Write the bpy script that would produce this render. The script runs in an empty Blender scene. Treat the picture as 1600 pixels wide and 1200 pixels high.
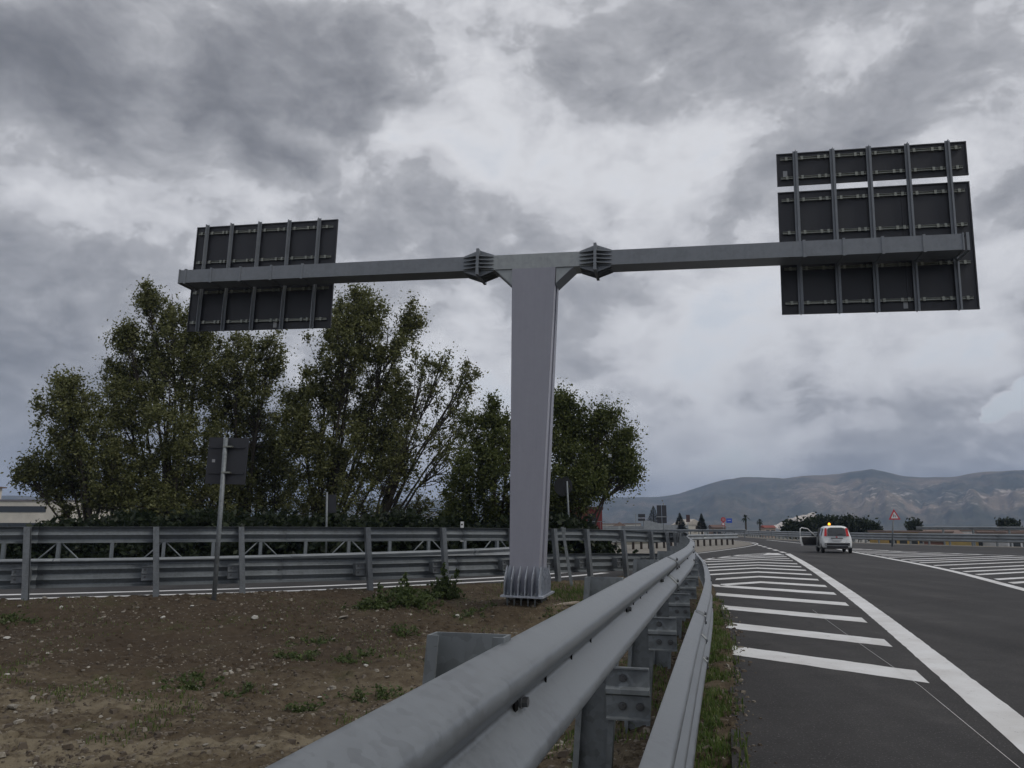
import bpy, math, random
import numpy as np
from mathutils import Vector, Matrix
from mathutils.geometry import tessellate_polygon
random.seed(7)
RNG = np.random.default_rng(11)
S = bpy.context.scene
COL = S.collection
R = math.radians
PI = math.pi

# ------------------------------------------------------------------ camera
CAM_H, PITCH, FPX = 1.5, 10.5, 1202.0
cd = bpy.data.cameras.new('camera')
cam = bpy.data.objects.new('camera', cd); COL.objects.link(cam)
cam.location = (0, 0, CAM_H)
cam.rotation_euler = (R(90 + PITCH), 0, 0)
cd.sensor_fit = 'HORIZONTAL'; cd.sensor_width = 36.0; cd.lens = 36.0 * FPX / 1600.0
cd.clip_start = 0.05; cd.clip_end = 20000
S.camera = cam
CP, SP = math.cos(R(PITCH)), math.sin(R(PITCH))


def ray(px, py):
    x = (px - 800) / FPX; v = (600 - py) / FPX
    return Vector((x, CP - v * SP, SP + v * CP))


def at(px, py, Y):
    d = ray(px, py); t = Y / d.y
    return Vector((d.x * t, Y, CAM_H + d.z * t))


# ------------------------------------------------------------------ sky and sun
SUN_EL, SUN_ROT = 46, 118
W = bpy.data.worlds.new('World'); S.world = W; W.use_nodes = True
nt = W.node_tree; nt.nodes.clear()


def N(tree, typ, **kw):
    n = tree.nodes.new(typ)
    for k, v in kw.items():
        setattr(n, k, v)
    return n


def L(tree, a, b):
    tree.links.new(a, b)


def mth(tree, op, a, b=None, c=None, clamp=False):
    n = N(tree, 'ShaderNodeMath', operation=op, use_clamp=clamp)
    for i, s in enumerate((a, b, c)):
        if s is None:
            continue
        if isinstance(s, (int, float)):
            n.inputs[i].default_value = s
        else:
            L(tree, s, n.inputs[i])
    return n.outputs[0]


def vmth(tree, op, a, b=None):
    n = N(tree, 'ShaderNodeVectorMath', operation=op)
    for i, s in enumerate((a, b)):
        if s is None:
            continue
        if isinstance(s, (tuple, list)):
            n.inputs[i].default_value = s
        else:
            L(tree, s, n.inputs[i])
    return n


def noise(tree, vec, scale, detail=4, rough=.5, dist=0.0, lac=2.0):
    n = N(tree, 'ShaderNodeTexNoise')
    n.inputs['Scale'].default_value = scale; n.inputs['Detail'].default_value = detail
    n.inputs['Roughness'].default_value = rough; n.inputs['Distortion'].default_value = dist
    n.inputs['Lacunarity'].default_value = lac
    if vec is not None:
        L(tree, vec, n.inputs['Vector'])
    return n


def ramp(tree, fac, stops, interp='LINEAR'):
    n = N(tree, 'ShaderNodeValToRGB'); cr = n.color_ramp; cr.interpolation = interp
    while len(cr.elements) > 1:
        cr.elements.remove(cr.elements[0])
    for i, (p, c) in enumerate(stops):
        e = cr.elements[0] if i == 0 else cr.elements.new(p)
        e.position = p; e.color = (c[0], c[1], c[2], 1) if not isinstance(c, (int, float)) else (c, c, c, 1)
    L(tree, fac, n.inputs['Fac'])
    return n.outputs['Color']


def smooth(tree, v, a, b, lo=0.0, hi=1.0):
    n = N(tree, 'ShaderNodeMapRange', interpolation_type='SMOOTHSTEP')
    n.inputs['From Min'].default_value = a; n.inputs['From Max'].default_value = b
    n.inputs['To Min'].default_value = lo; n.inputs['To Max'].default_value = hi
    L(tree, v, n.inputs['Value'])
    return n.outputs['Result']


def mixc(tree, fac, a, b, mode='MIX'):
    n = N(tree, 'ShaderNodeMix', data_type='RGBA', blend_type=mode)
    for s, i in ((fac, 0), (a, 6), (b, 7)):
        if isinstance(s, (int, float)):
            n.inputs[i].default_value = s
        elif isinstance(s, tuple):
            n.inputs[i].default_value = (s[0], s[1], s[2], 1)
        else:
            L(tree, s, n.inputs[i])
    return n.outputs[2]


SKY_STRENGTH = 0.1
ZK = 1.55


def cloud_dir(px, py):
    d = ray(px, py).normalized()
    return Vector((d.x, d.y, d.z * ZK))


tc = N(nt, 'ShaderNodeTexCoord')
P0 = vmth(nt, 'MULTIPLY', tc.outputs['Generated'], (1, 1, ZK)).outputs[0]
# gentle warp so the cloud edges curl
wn = noise(nt, P0, 4.2, 6, .55)
warp = vmth(nt, 'SCALE', vmth(nt, 'SUBTRACT', wn.outputs['Color'], (.5, .5, .5)).outputs[0])
warp.inputs['Scale'].default_value = 0.13
P1 = vmth(nt, 'ADD', P0, warp.outputs[0]).outputs[0]
n1 = noise(nt, P1, 3.0, 9, .52).outputs['Fac']
n2 = noise(nt, P1, 8.5, 9, .55).outputs['Fac']
dens = mth(nt, 'ADD', mth(nt, 'MULTIPLY', n1, .68), mth(nt, 'MULTIPLY', n2, .32))
dens = mth(nt, 'MULTIPLY_ADD', mth(nt, 'SUBTRACT', dens, .5), 1.75, .46)
# the individual cloud masses: (pixel centre, pixel radii, amount); + is thick and dark, - is thin and bright
CLOUDS = [
    (430, 165, 300, 95, .20), (560, 90, 200, 110, .12), (330, 215, 170, 60, .10), (400, 250, 110, 50, .16),
    (60, 110, 130, 80, .13), (60, 440, 260, 110, .12), (40, 640, 240, 130, .09), (980, 110, 230, 110, .13), (880, 165, 130, 60, .08),
    (1240, 250, 190, 90, .09), (1500, 130, 150, 90, .13), (1560, 310, 90, 70, .15), (1190, 330, 150, 90, .08),
    (700, 340, 200, 70, .07), (1390, 692, 110, 20, .09), (1540, 700, 110, 26, .10),
    (640, 208, 62, 42, -.30), (220, 130, 90, 110, -.12), (730, 190, 60, 120, -.12), (470, 215, 60, 26, -.18), (330, 235, 40, 22, -.14),
    (920, 250, 120, 70, -.14), (1330, 60, 130, 90, -.10), (1000, 330, 110, 60, -.12), (1100, 230, 50, 90, -.10),
    (1100, 520, 260, 110, -.09), (1380, 580, 220, 60, -.09), (700, 480, 160, 70, -.08), 
    (800, 560, 220, 100, -.07), (1180, 590, 380, 60, -.09), (1080, 690, 420, 70, -.15), (760, 640, 200, 60, -.08), (1250, 470, 330, 60, -.06), (120, 300, 200, 60, -.08), (620, 400, 90, 50, -.06), (1420, 400, 300, 60, -.05),
]
for (cx, cy, rx, ry, a) in CLOUDS:
    c = cloud_dir(cx, cy)
    xr = (cloud_dir(cx + rx, cy) - cloud_dir(cx - rx, cy)).length / 2; zr = (cloud_dir(cx, cy - ry) - cloud_dir(cx, cy + ry)).length / 2
    v = vmth(nt, 'SUBTRACT', P1, tuple(c)).outputs[0]
    v = vmth(nt, 'MULTIPLY', v, (1 / xr, .6, 1 / zr)).outputs[0]
    ln = vmth(nt, 'LENGTH', v).outputs['Value']
    dens = mth(nt, 'ADD', dens, smooth(nt, ln, 0.15, 1.35, a, 0.0))
n3 = noise(nt, P1, 24, 8, .6).outputs['Fac']
dens = mth(nt, 'ADD', dens, mth(nt, 'MULTIPLY', mth(nt, 'SUBTRACT', n3, .5), .29))
# crisp sunlit cumulus tops low on the right
wf = vmth(nt, 'SCALE', vmth(nt, 'SUBTRACT', noise(nt, P0, 34, 6, .6).outputs['Color'], (.5, .5, .5)).outputs[0]); wf.inputs['Scale'].default_value = .034
P2 = vmth(nt, 'ADD', P0, wf.outputs[0]).outputs[0]
cum = None
for (cx, cy, rx, ry) in [(1580, 628, 30, 20), (1556, 646, 20, 18), (1600, 606, 26, 18), (1640, 620, 40, 34)]:
    c = cloud_dir(cx, cy)
    xr = (cloud_dir(cx + rx, cy) - cloud_dir(cx - rx, cy)).length / 2; zr = (cloud_dir(cx, cy - ry) - cloud_dir(cx, cy + ry)).length / 2
    v = vmth(nt, 'MULTIPLY', vmth(nt, 'SUBTRACT', P2, tuple(c)).outputs[0], (1 / xr, .6, 1 / zr)).outputs[0]
    e = smooth(nt, vmth(nt, 'LENGTH', v).outputs['Value'], .72, 1.12, 1.0, 0.0)
    cum = e if cum is None else mth(nt, 'MAXIMUM', cum, e)
dens = mth(nt, 'SUBTRACT', dens, mth(nt, 'MULTIPLY', cum, mth(nt, 'MULTIPLY_ADD', n3, .5, .10)))
k = 1 / SKY_STRENGTH
ccol = ramp(nt, dens, [(.06, (1.0, 1.0, 1.0)), (.20, (.83, .835, .86)), (.34, (.69, .695, .725)), (.425, (.59, .595, .625)), (.475, (.47, .475, .50)),
                       (.56, (.385, .39, .415)), (.68, (.29, .295, .318)), (.80, (.218, .223, .243)), (.95, (.16, .165, .182))], 'LINEAR')
sc_ = N(nt, 'ShaderNodeVectorMath', operation='SCALE'); sc_.inputs['Scale'].default_value = k
L(nt, ccol, sc_.inputs[0])
sky = N(nt, 'ShaderNodeTexSky', sky_type='NISHITA', sun_disc=False)
sky.sun_elevation = R(SUN_EL); sky.sun_rotation = R(SUN_ROT)
mixed = mixc(nt, smooth(nt, dens, .02, .30, .55, .97), sky.outputs[0], sc_.outputs[0])
bg = N(nt, 'ShaderNodeBackground'); bg.inputs['Strength'].default_value = SKY_STRENGTH
out = N(nt, 'ShaderNodeOutputWorld')
L(nt, mixed, bg.inputs['Color']); L(nt, bg.outputs[0], out.inputs['Surface'])

sl = bpy.data.lights.new('sun', 'SUN'); sl.energy = 1.15; sl.angle = R(18); sl.color = (1, .95, .87)
sun = bpy.data.objects.new('sun', sl); COL.objects.link(sun)
sd = Vector((math.sin(R(SUN_ROT)) * math.cos(R(SUN_EL)), math.cos(R(SUN_ROT)) * math.cos(R(SUN_EL)), math.sin(R(SUN_EL))))
sun.rotation_euler = sd.to_track_quat('Z', 'Y').to_euler(); sun.location = (0, 0, 60)
S.view_settings.view_transform = 'Standard'; S.view_settings.look = 'None'
S.view_settings.exposure = 0.0; S.view_settings.gamma = 1.0; S.view_settings.use_curve_mapping = False
S.render.engine = 'CYCLES'
S.cycles.use_denoising = True
S.cycles.max_bounces = 6; S.cycles.volume_bounces = 0
S.cycles.transparent_max_bounces = 8
S.cycles.use_adaptive_sampling = True


# ------------------------------------------------------------------ materials
def mat(name, col, rough=.6, metal=0.0, var=.0, vscale=6, bump=0.0, bscale=40, spec=.5, col2=None, emit=None, estr=0, obj_var=0.0):
    m = bpy.data.materials.new(name); m.use_nodes = True
    t = m.node_tree; b = t.nodes['Principled BSDF']
    b.inputs['Roughness'].default_value = rough; b.inputs['Metallic'].default_value = metal
    b.inputs['Specular IOR Level'].default_value = spec
    b.inputs['Base Color'].default_value = (*col, 1)
    g = N(t, 'ShaderNodeTexCoord')
    if var or col2:
        nz = noise(t, g.outputs['Object'], vscale, 6, .6)
        if col2:
            c = ramp(t, nz.outputs['Fac'], [(.35, col), (.65, col2)])
        else:
            lo = tuple(x * (1 - var) for x in col); hi = tuple(min(1, x * (1 + var)) for x in col)
            c = ramp(t, nz.outputs['Fac'], [(.3, lo), (.7, hi)])
        L(t, c, b.inputs['Base Color'])
        rr = ramp(t, nz.outputs['Fac'], [(.3, max(0, rough - .08)), (.7, min(1, rough + .1))])
        L(t, rr, b.inputs['Roughness'])
    if bump:
        nb = noise(t, g.outputs['Object'], bscale, 5, .6)
        bm_ = N(t, 'ShaderNodeBump'); bm_.inputs['Strength'].default_value = bump; bm_.inputs['Distance'].default_value = .02
        L(t, nb.outputs['Fac'], bm_.inputs['Height']); L(t, bm_.outputs[0], b.inputs['Normal'])
    if emit:
        b.inputs['Emission Color'].default_value = (*emit, 1); b.inputs['Emission Strength'].default_value = estr
    return m


def galv(name, col, rough=.5, metal=.35, flake=26, streak=0.25, fw=.20, con=1.0):
    """weathered zinc coating: soft crystalline patches, faint runs, scuffs"""
    m = bpy.data.materials.new(name); m.use_nodes = True
    t = m.node_tree; b = t.nodes['Principled BSDF']
    g = N(t, 'ShaderNodeTexCoord')
    vo = N(t, 'ShaderNodeTexVoronoi'); vo.inputs['Scale'].default_value = flake; vo.inputs['Randomness'].default_value = 1
    nw = noise(t, g.outputs['Object'], 14, 4, .6)
    wv = vmth(t, 'ADD', g.outputs['Object'], vmth(t, 'MULTIPLY', nw.outputs['Color'], (.05, .05, .05)).outputs[0]).outputs[0]
    L(t, wv, vo.inputs['Vector'])
    sepc = N(t, 'ShaderNodeSeparateColor'); L(t, vo.outputs['Color'], sepc.inputs[0])
    big = noise(t, g.outputs['Object'], 2.2, 6, .62)
    mp = N(t, 'ShaderNodeMapping'); mp.inputs['Scale'].default_value = (16, 16, 1.1); L(t, g.outputs['Object'], mp.inputs[0])
    st = noise(t, mp.outputs[0], 1.0, 5, .6)
    mid = noise(t, wv, 7.5, 7, .7, .6); sc1 = noise(t, g.outputs['Object'], 1.0, 2, .5)
    mp2 = N(t, 'ShaderNodeMapping'); mp2.inputs['Rotation'].default_value = (.5, .3, .9); mp2.inputs['Scale'].default_value = (3, 60, 60); L(t, g.outputs['Object'], mp2.inputs[0])
    scr = noise(t, mp2.outputs[0], 1.0, 3, .5)
    f = mth(t, 'ADD', mth(t, 'MULTIPLY', big.outputs['Fac'], .34), mth(t, 'MULTIPLY', sepc.outputs[0], fw))
    f = mth(t, 'ADD', f, mth(t, 'MULTIPLY', mid.outputs['Fac'], .26))
    f = mth(t, 'ADD', f, mth(t, 'MULTIPLY', smooth(t, scr.outputs['Fac'], .66, .74), .05))
    f = mth(t, 'ADD', f, mth(t, 'MULTIPLY', st.outputs['Fac'], streak))
    c = ramp(t, f, [(.32, tuple(x * (1 - .42 * con) for x in col)), (.48, tuple(x * (1 - .08 * con) for x in col)), (.60, tuple(x * (1 + .08 * con) for x in col)), (.74, tuple(min(1, x * (1 + .5 * con)) for x in col))])
    L(t, c, b.inputs['Base Color'])
    L(t, smooth(t, f, .3, .75, rough - .1, rough + .12), b.inputs['Roughness'])
    b.inputs['Metallic'].default_value = metal
    return m


M = {}
M['galv'] = galv('galvanised_steel', (.205, .222, .236), .42, .4, 46, .20, .14, .9)
M['galv_dark'] = galv('galvanised_steel_dull', (.20, .22, .232), .55, .3)
M['galv_left'] = galv('galvanised_steel_weathered', (.195, .217, .233), .5, .35, 30, .22, .12, .8)
M['galv_far'] = mat('galvanised_steel_far', (.25, .27, .285), .5, .3, var=.2, vscale=1.5)
M['gantry'] = galv('gantry_zinc', (.22, .238, .26), .5, .3, 14, .2, .08, .55)
M['gantry_light'] = galv('gantry_bare_zinc', (.36, .385, .39), .5, .35, 14, .2, .10, .6)
M['column'] = galv('column_grey_paint', (.30, .305, .355), .42, 0.0, 20, .42, .04, .28)
M['base'] = galv('column_base_zinc', (.34, .37, .42), .48, .25, 18)
M['panel_back'] = mat('sign_back_paint', (.027, .029, .036), .55, 0, var=.15, vscale=.9)
M['panel_face'] = mat('sign_face_blue', (.02, .05, .22), .4)
M['alu'] = mat('aluminium_rail', (.25, .26, .23), .4, .6, var=.2, vscale=8)
M['black'] = mat('black_slot', (.008, .008, .008), .9, 0, spec=.1)
M['rubber'] = mat('tyre_rubber', (.015, .015, .016), .8)
M['dark_plastic'] = mat('dark_plastic', (.02, .02, .022), .6)
M['sticker'] = mat('sticker_grey', (.34, .35, .36), .6)
M['bolt'] = mat('zinc_bolt', (.12, .125, .13), .4, .6, var=.2, vscale=30)
M['white_car'] = mat('white_car_paint', (.78, .80, .80), .25, 0, var=.04, vscale=2, spec=.6)
M['glass'] = mat('dark_glass', (.03, .035, .04), .08, 0, spec=.8)
M['tail'] = mat('tail_light_red', (.50, .02, .025), .2, emit=(1, .05, .04), estr=.05)
M['beacon'] = mat('amber_beacon', (.9, .35, .02), .3, emit=(1, .40, .02), estr=2.6)
M['plate_white'] = mat('number_plate_white', (.65, .66, .66), .5)
M['sign_red'] = mat('sign_red', (.50, .02, .03), .4)
M['sign_white'] = mat('sign_white', (.72, .73, .73), .45)
M['sign_blue'] = mat('sign_blue', (.02, .08, .48), .4)
M['ink'] = mat('sign_black', (.015, .015, .015), .6)
M['rust'] = mat('dark_brown_post', (.045, .034, .027), .85, 0, var=.3, vscale=4)
M['bark'] = mat('bark', (.055, .046, .036), .95, 0, var=.4, vscale=5, bump=.6, bscale=9)
M['wood'] = mat('weathered_wood', (.30, .26, .21), .9, 0, var=.35, vscale=14)


def leaf_mat(name, cols, scale=.9, transl=.45):
    m = bpy.data.materials.new(name); m.use_nodes = True
    t = m.node_tree; b = t.nodes['Principled BSDF']; o = t.nodes['Material Output']
    g = N(t, 'ShaderNodeTexCoord'); gi = N(t, 'ShaderNodeNewGeometry')
    nz = noise(t, g.outputs['Object'], scale, 4, .6)
    f = mth(t, 'ADD', mth(t, 'MULTIPLY', nz.outputs['Fac'], .55), mth(t, 'MULTIPLY', gi.outputs['Random Per Island'], .45))
    c = ramp(t, f, [(.25, cols[0]), (.5, cols[1]), (.75, cols[2])])
    L(t, c, b.inputs['Base Color']); b.inputs['Roughness'].default_value = .5; b.inputs['Specular IOR Level'].default_value = .35
    tr = N(t, 'ShaderNodeBsdfTranslucent'); L(t, c, tr.inputs['Color'])
    mx = N(t, 'ShaderNodeMixShader'); mx.inputs[0].default_value = transl
    L(t, b.outputs[0], mx.inputs[1]); L(t, tr.outputs[0], mx.inputs[2]); L(t, mx.outputs[0], o.inputs['Surface'])
    return m


M['leaf_poplar'] = leaf_mat('poplar_leaves', [(.060, .066, .022), (.135, .148, .050), (.24, .245, .105)])
M['leaf_green'] = leaf_mat('green_leaves', [(.042, .056, .014), (.096, .118, .032), (.17, .19, .064)])
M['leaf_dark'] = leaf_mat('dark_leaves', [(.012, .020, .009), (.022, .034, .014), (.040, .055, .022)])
M['leaf_weed'] = leaf_mat('weed_leaves', [(.044, .068, .022), (.088, .125, .042), (.15, .19, .072)], 3)
M['grass'] = leaf_mat('grass_blades', [(.050, .082, .018), (.095, .150, .034), (.19, .21, .075)], 2.5)


def stone_mat(name, stops):
    m = bpy.data.materials.new(name); m.use_nodes = True
    t = m.node_tree; b = t.nodes['Principled BSDF']
    g = N(t, 'ShaderNodeTexCoord'); gi = N(t, 'ShaderNodeNewGeometry')
    nz = noise(t, g.outputs['Object'], 22, 5, .65)
    f = mth(t, 'ADD', mth(t, 'MULTIPLY', nz.outputs['Fac'], .3), mth(t, 'MULTIPLY', gi.outputs['Random Per Island'], .8))
    L(t, ramp(t, f, stops), b.inputs['Base Color']); b.inputs['Roughness'].default_value = .9
    return m


M['gravel'] = stone_mat('gravel_stone', [(.15, (.06, .046, .034)), (.65, (.115, .092, .068)), (.88, (.19, .165, .13)), (1.0, (.42, .40, .35))])
M['rock'] = mat('limestone_rock', (.27, .25, .215), .9, 0, var=.35, vscale=14, bump=.5, bscale=30)
M['rock_white'] = mat('white_stone', (.50, .49, .45), .85, 0, var=.2, vscale=18, bump=.4, bscale=30)


def dirt_material():
    m = bpy.data.materials.new('brown_earth'); m.use_nodes = True
    t = m.node_tree; b = t.nodes['Principled BSDF']
    g = N(t, 'ShaderNodeNewGeometry'); pos = g.outputs['Position']
    a = noise(t, pos, .55, 6, .6); f = noise(t, pos, 7, 8, .65); fine = noise(t, pos, 38, 6, .7)
    base = ramp(t, mth(t, 'ADD', mth(t, 'MULTIPLY', a.outputs['Fac'], .55), mth(t, 'MULTIPLY', f.outputs['Fac'], .45)),
                [(.34, (.042, .031, .021)), (.5, (.090, .070, .047)), (.66, (.17, .142, .098))])
    # dusty pale wheel tracks curving over the lower ground, as dried mud
    sx = N(t, 'ShaderNodeSeparateXYZ'); L(t, pos, sx.inputs[0])
    wv_ = noise(t, pos, .5, 3, .5)
    mp = N(t, 'ShaderNodeMapping'); mp.inputs['Rotation'].default_value = (0, 0, R(-20)); mp.inputs['Scale'].default_value = (.22, 1.5, 1)
    L(t, vmth(t, 'ADD', pos, vmth(t, 'MULTIPLY', wv_.outputs['Color'], (1.6, 1.6, 0)).outputs[0]).outputs[0], mp.inputs[0])
    tr = noise(t, mp.outputs[0], 1.1, 7, .6, .3)
    flat = smooth(t, mth(t, 'ADD', sx.outputs['Y'], mth(t, 'MULTIPLY', a.outputs['Fac'], 3.0)), 12.5, 9.0)
    near = smooth(t, sx.outputs['X'], 1.4, -.2)
    msk = mth(t, 'MULTIPLY', mth(t, 'MULTIPLY', smooth(t, tr.outputs['Fac'], .44, .58), flat), near)
    msk = mth(t, 'MULTIPLY', msk, smooth(t, f.outputs['Fac'], .30, .56))
    c = mixc(t, mth(t, 'MULTIPLY', msk, .9), base, (.21, .178, .125))
    # scattered dry straw coloured grain
    c = mixc(t, mth(t, 'MULTIPLY', smooth(t, fine.outputs['Fac'], .58, .70), .5), c, (.17, .145, .11))
    # the bank below the left rail is darker, reddish fill
    bank = smooth(t, mth(t, 'ADD', sx.outputs['Y'], mth(t, 'MULTIPLY', a.outputs['Fac'], 3.0)), 11.0, 12.6)
    c = mixc(t, mth(t, 'MULTIPLY', mth(t, 'MULTIPLY', bank, smooth(t, sx.outputs['X'], -.6, -2.4)), .75), c, mixc(t, f.outputs['Fac'], (.032, .023, .016), (.082, .062, .044)))
    # thin moss of seedlings
    gr = noise(t, pos, 1.1, 5, .6)
    c = mixc(t, mth(t, 'MULTIPLY', smooth(t, gr.outputs['Fac'], .58, .70), .45), c, (.055, .062, .022))
    L(t, c, b.inputs['Base Color']); b.inputs['Roughness'].default_value = .97; b.inputs['Specular IOR Level'].default_value = .15
    bp = N(t, 'ShaderNodeBump'); bp.inputs['Strength'].default_value = .9; bp.inputs['Distance'].default_value = .03
    L(t, mth(t, 'ADD', f.outputs['Fac'], mth(t, 'MULTIPLY', fine.outputs['Fac'], .5)), bp.inputs['Height'])
    L(t, bp.outputs[0], b.inputs['Normal'])
    return m


def asphalt_material():
    m = bpy.data.materials.new('asphalt'); m.use_nodes = True
    t = m.node_tree; b = t.nodes['Principled BSDF']
    g = N(t, 'ShaderNodeNewGeometry'); pos = g.outputs['Position']
    big = noise(t, pos, .35, 6, .6); mid = noise(t, pos, 3.0, 7, .65); gr = noise(t, pos, 46, 5, .8)
    mp = N(t, 'ShaderNodeMapping'); mp.inputs['Rotation'].default_value = (0, 0, R(16)); mp.inputs['Scale'].default_value = (1.3, .05, 1)
    L(t, pos, mp.inputs[0])
    lane = noise(t, mp.outputs[0], 1.0, 4, .5)
    f = mth(t, 'ADD', mth(t, 'MULTIPLY', big.outputs['Fac'], .35), mth(t, 'MULTIPLY', mid.outputs['Fac'], .2))
    f = mth(t, 'ADD', f, mth(t, 'MULTIPLY', mth(t, 'MULTIPLY_ADD', gr.outputs['Fac'], 2.2, -.6), .25))
    f = mth(t, 'ADD', f, mth(t, 'MULTIPLY', lane.outputs['Fac'], .30)); f = mth(t, 'SUBTRACT', f, .05)
    c = ramp(t, f, [(.34, (.020, .019, .0195)), (.46, (.034, .0325, .0325)), (.56, (.048, .046, .0455)), (.68, (.090, .086, .083))])
    # oil and scuff stains
    st = noise(t, pos, .8, 5, .7, 1.0)
    c = mixc(t, mth(t, 'MULTIPLY', smooth(t, st.outputs['Fac'], .66, .74), .55), c, (.028, .027, .028))
    cr = N(t, 'ShaderNodeTexVoronoi', feature='DISTANCE_TO_EDGE'); cr.inputs['Scale'].default_value = .16
    L(t, vmth(t, 'ADD', pos, vmth(t, 'MULTIPLY', mid.outputs['Color'], (.9, .9, 0)).outputs[0]).outputs[0], cr.inputs['Vector'])
    c = mixc(t, mth(t, 'MULTIPLY', smooth(t, cr.outputs['Distance'], .0035, .001), .6), c, (.014, .014, .014))
    gl = N(t, 'ShaderNodeTexVoronoi'); gl.inputs['Scale'].default_value = 38; L(t, pos, gl.inputs['Vector'])
    c = mixc(t, mth(t, 'MULTIPLY', smooth(t, gl.outputs['Distance'], .24, .08), .5), c, (.20, .195, .19))
    L(t, c, b.inputs['Base Color']); b.inputs['Roughness'].default_value = .85; b.inputs['Specular IOR Level'].default_value = .3
    bp = N(t, 'ShaderNodeBump'); bp.inputs['Strength'].default_value = .5; bp.inputs['Distance'].default_value = .006
    L(t, gr.outputs['Fac'], bp.inputs['Height']); L(t, bp.outputs[0], b.inputs['Normal'])
    return m


def paint_material():
    m = bpy.data.materials.new('road_paint'); m.use_nodes = True
    t = m.node_tree; b = t.nodes['Principled BSDF']
    g = N(t, 'ShaderNodeNewGeometry'); pos = g.outputs['Position']
    n_ = noise(t, pos, 9, 8, .7); n_b = noise(t, pos, 1.1, 5, .6); n_f = noise(t, pos, 70, 3, .7)
    c = ramp(t, n_b.outputs['Fac'], [(.3, (.56, .55, .53)), (.6, (.74, .745, .745))])
    worn = mth(t, 'ADD', mth(t, 'MULTIPLY', n_.outputs['Fac'], .7), mth(t, 'MULTIPLY', n_f.outputs['Fac'], .3))
    c = mixc(t, mth(t, 'MULTIPLY', smooth(t, worn, .57, .67), .8), c, (.16, .155, .15))
    L(t, c, b.inputs['Base Color']); b.inputs['Roughness'].default_value = .65
    return m


M['dirt'] = dirt_material(); M['asphalt'] = asphalt_material(); M['paint'] = paint_material()
M['verge'] = mat('pale_verge_gravel', (.20, .185, .16), .95, 0, var=.3, vscale=3, bump=.6, bscale=40)
M['earth_far'] = mat('rough_grassland', (.060, .062, .030), .95, 0, col2=(.10, .085, .055), vscale=.12)


# ------------------------------------------------------------------ mesh helpers
OFF = {}


class MB:
    def __init__(s):
        s.v = []; s.f = []; s.sm = []

    def add(s, vs, fs, smooth=False):
        b = len(s.v); s.v += [tuple(p) for p in vs]; s.f += [tuple(i + b for i in f) for f in fs]; s.sm += [smooth] * len(fs)

    def box(s, c, size, mat=None, tap=None):
        x, y, z = (q / 2 for q in size); c = Vector(c)
        vs = [Vector((sx * x, sy * y, sz * z)) for sz in (-1, 1) for sy in (-1, 1) for sx in (-1, 1)]
        if mat is not None:
            vs = [mat @ q for q in vs]
        s.add([c + q for q in vs], [(0, 2, 3, 1), (4, 5, 7, 6), (0, 1, 5, 4), (2, 6, 7, 3), (0, 4, 6, 2), (1, 3, 7, 5)])

    def hexa(s, p):  # eight corners: bottom ring of four, top ring of four
        s.add(p, [(3, 2, 1, 0), (4, 5, 6, 7), (0, 1, 5, 4), (1, 2, 6, 5), (2, 3, 7, 6), (3, 0, 4, 7)])

    def prism(s, poly, ext):  # planar polygon extruded by a vector
        n = len(poly); e = Vector(ext); a = [Vector(p) for p in poly]
        s.add(a + [p + e for p in a], [tuple(range(n - 1, -1, -1)), tuple(range(n, 2 * n))] + [(i, (i + 1) % n, n + (i + 1) % n, n + i) for i in range(n)])

    def tube(s, pts, rad, seg=8, cap=True):
        pts = [Vector(p) for p in pts]; n = len(pts)
        rad = rad if isinstance(rad, (list, tuple)) else [rad] * n
        vs = []; up = None
        for i, p in enumerate(pts):
            d = (pts[min(i + 1, n - 1)] - pts[max(i - 1, 0)]).normalized()
            if up is None:
                up = Vector((1, 0, 0)) if abs(d.z) > .8 else Vector((0, 0, 1))
            a = d.cross(up)
            if a.length < 1e-4:
                a = d.cross(Vector((0, 1, 0)))
            a.normalize(); b = a.cross(d).normalized(); up = b
            for k_ in range(seg):
                th = 2 * PI * k_ / seg
                vs.append(p + (a * math.cos(th) + b * math.sin(th)) * rad[i])
        fs = [(i * seg + k_, i * seg + (k_ + 1) % seg, (i + 1) * seg + (k_ + 1) % seg, (i + 1) * seg + k_) for i in range(n - 1) for k_ in range(seg)]
        s.add(vs, fs, True)
        if cap:
            b = len(s.v) - len(vs)
            s.f.append(tuple(b + k_ for k_ in range(seg - 1, -1, -1))); s.sm.append(False)
            s.f.append(tuple(b + (n - 1) * seg + k_ for k_ in range(seg))); s.sm.append(False)

    def sweep(s, prof, frames):  # closed profile of (d, z); frames of (origin, normal)
        n = len(prof); vs = []
        for (o, nn, zo) in frames:
            for (d, z) in prof:
                vs.append((o[0] + nn[0] * d, o[1] + nn[1] * d, z + zo))
        fs = []
        for i in range(len(frames) - 1):
            for k_ in range(n):
                fs.append((i * n + k_, i * n + (k_ + 1) % n, (i + 1) * n + (k_ + 1) % n, (i + 1) * n + k_))
        s.add(vs, fs, True)
        b = len(s.v) - len(vs)
        h = n // 2  # the profile runs out along one face and back along the other: cap with strips
        for e in (0, len(frames) - 1):
            for k_ in range(h - 1):
                q = (b + e * n + k_, b + e * n + k_ + 1, b + e * n + n - 2 - k_, b + e * n + n - 1 - k_)
                s.f.append(q if e else q[::-1]); s.sm.append(False)

    def mesh(s, name, mat, off=(0, 0, 0)):
        me = bpy.data.meshes.new(name)
        o = Vector(off)
        me.from_pydata([tuple(Vector(p) - o) for p in s.v], [], s.f)
        me.polygons.foreach_set('use_smooth', s.sm)
        me.materials.append(mat); me.update()
        return me

    def build(s, name, mat, parent=None, local=False):
        off = (0, 0, 0) if (local or parent is None) else OFF.get(parent.name, (0, 0, 0))
        return link(name, s.mesh(name, mat, off), parent)


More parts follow.
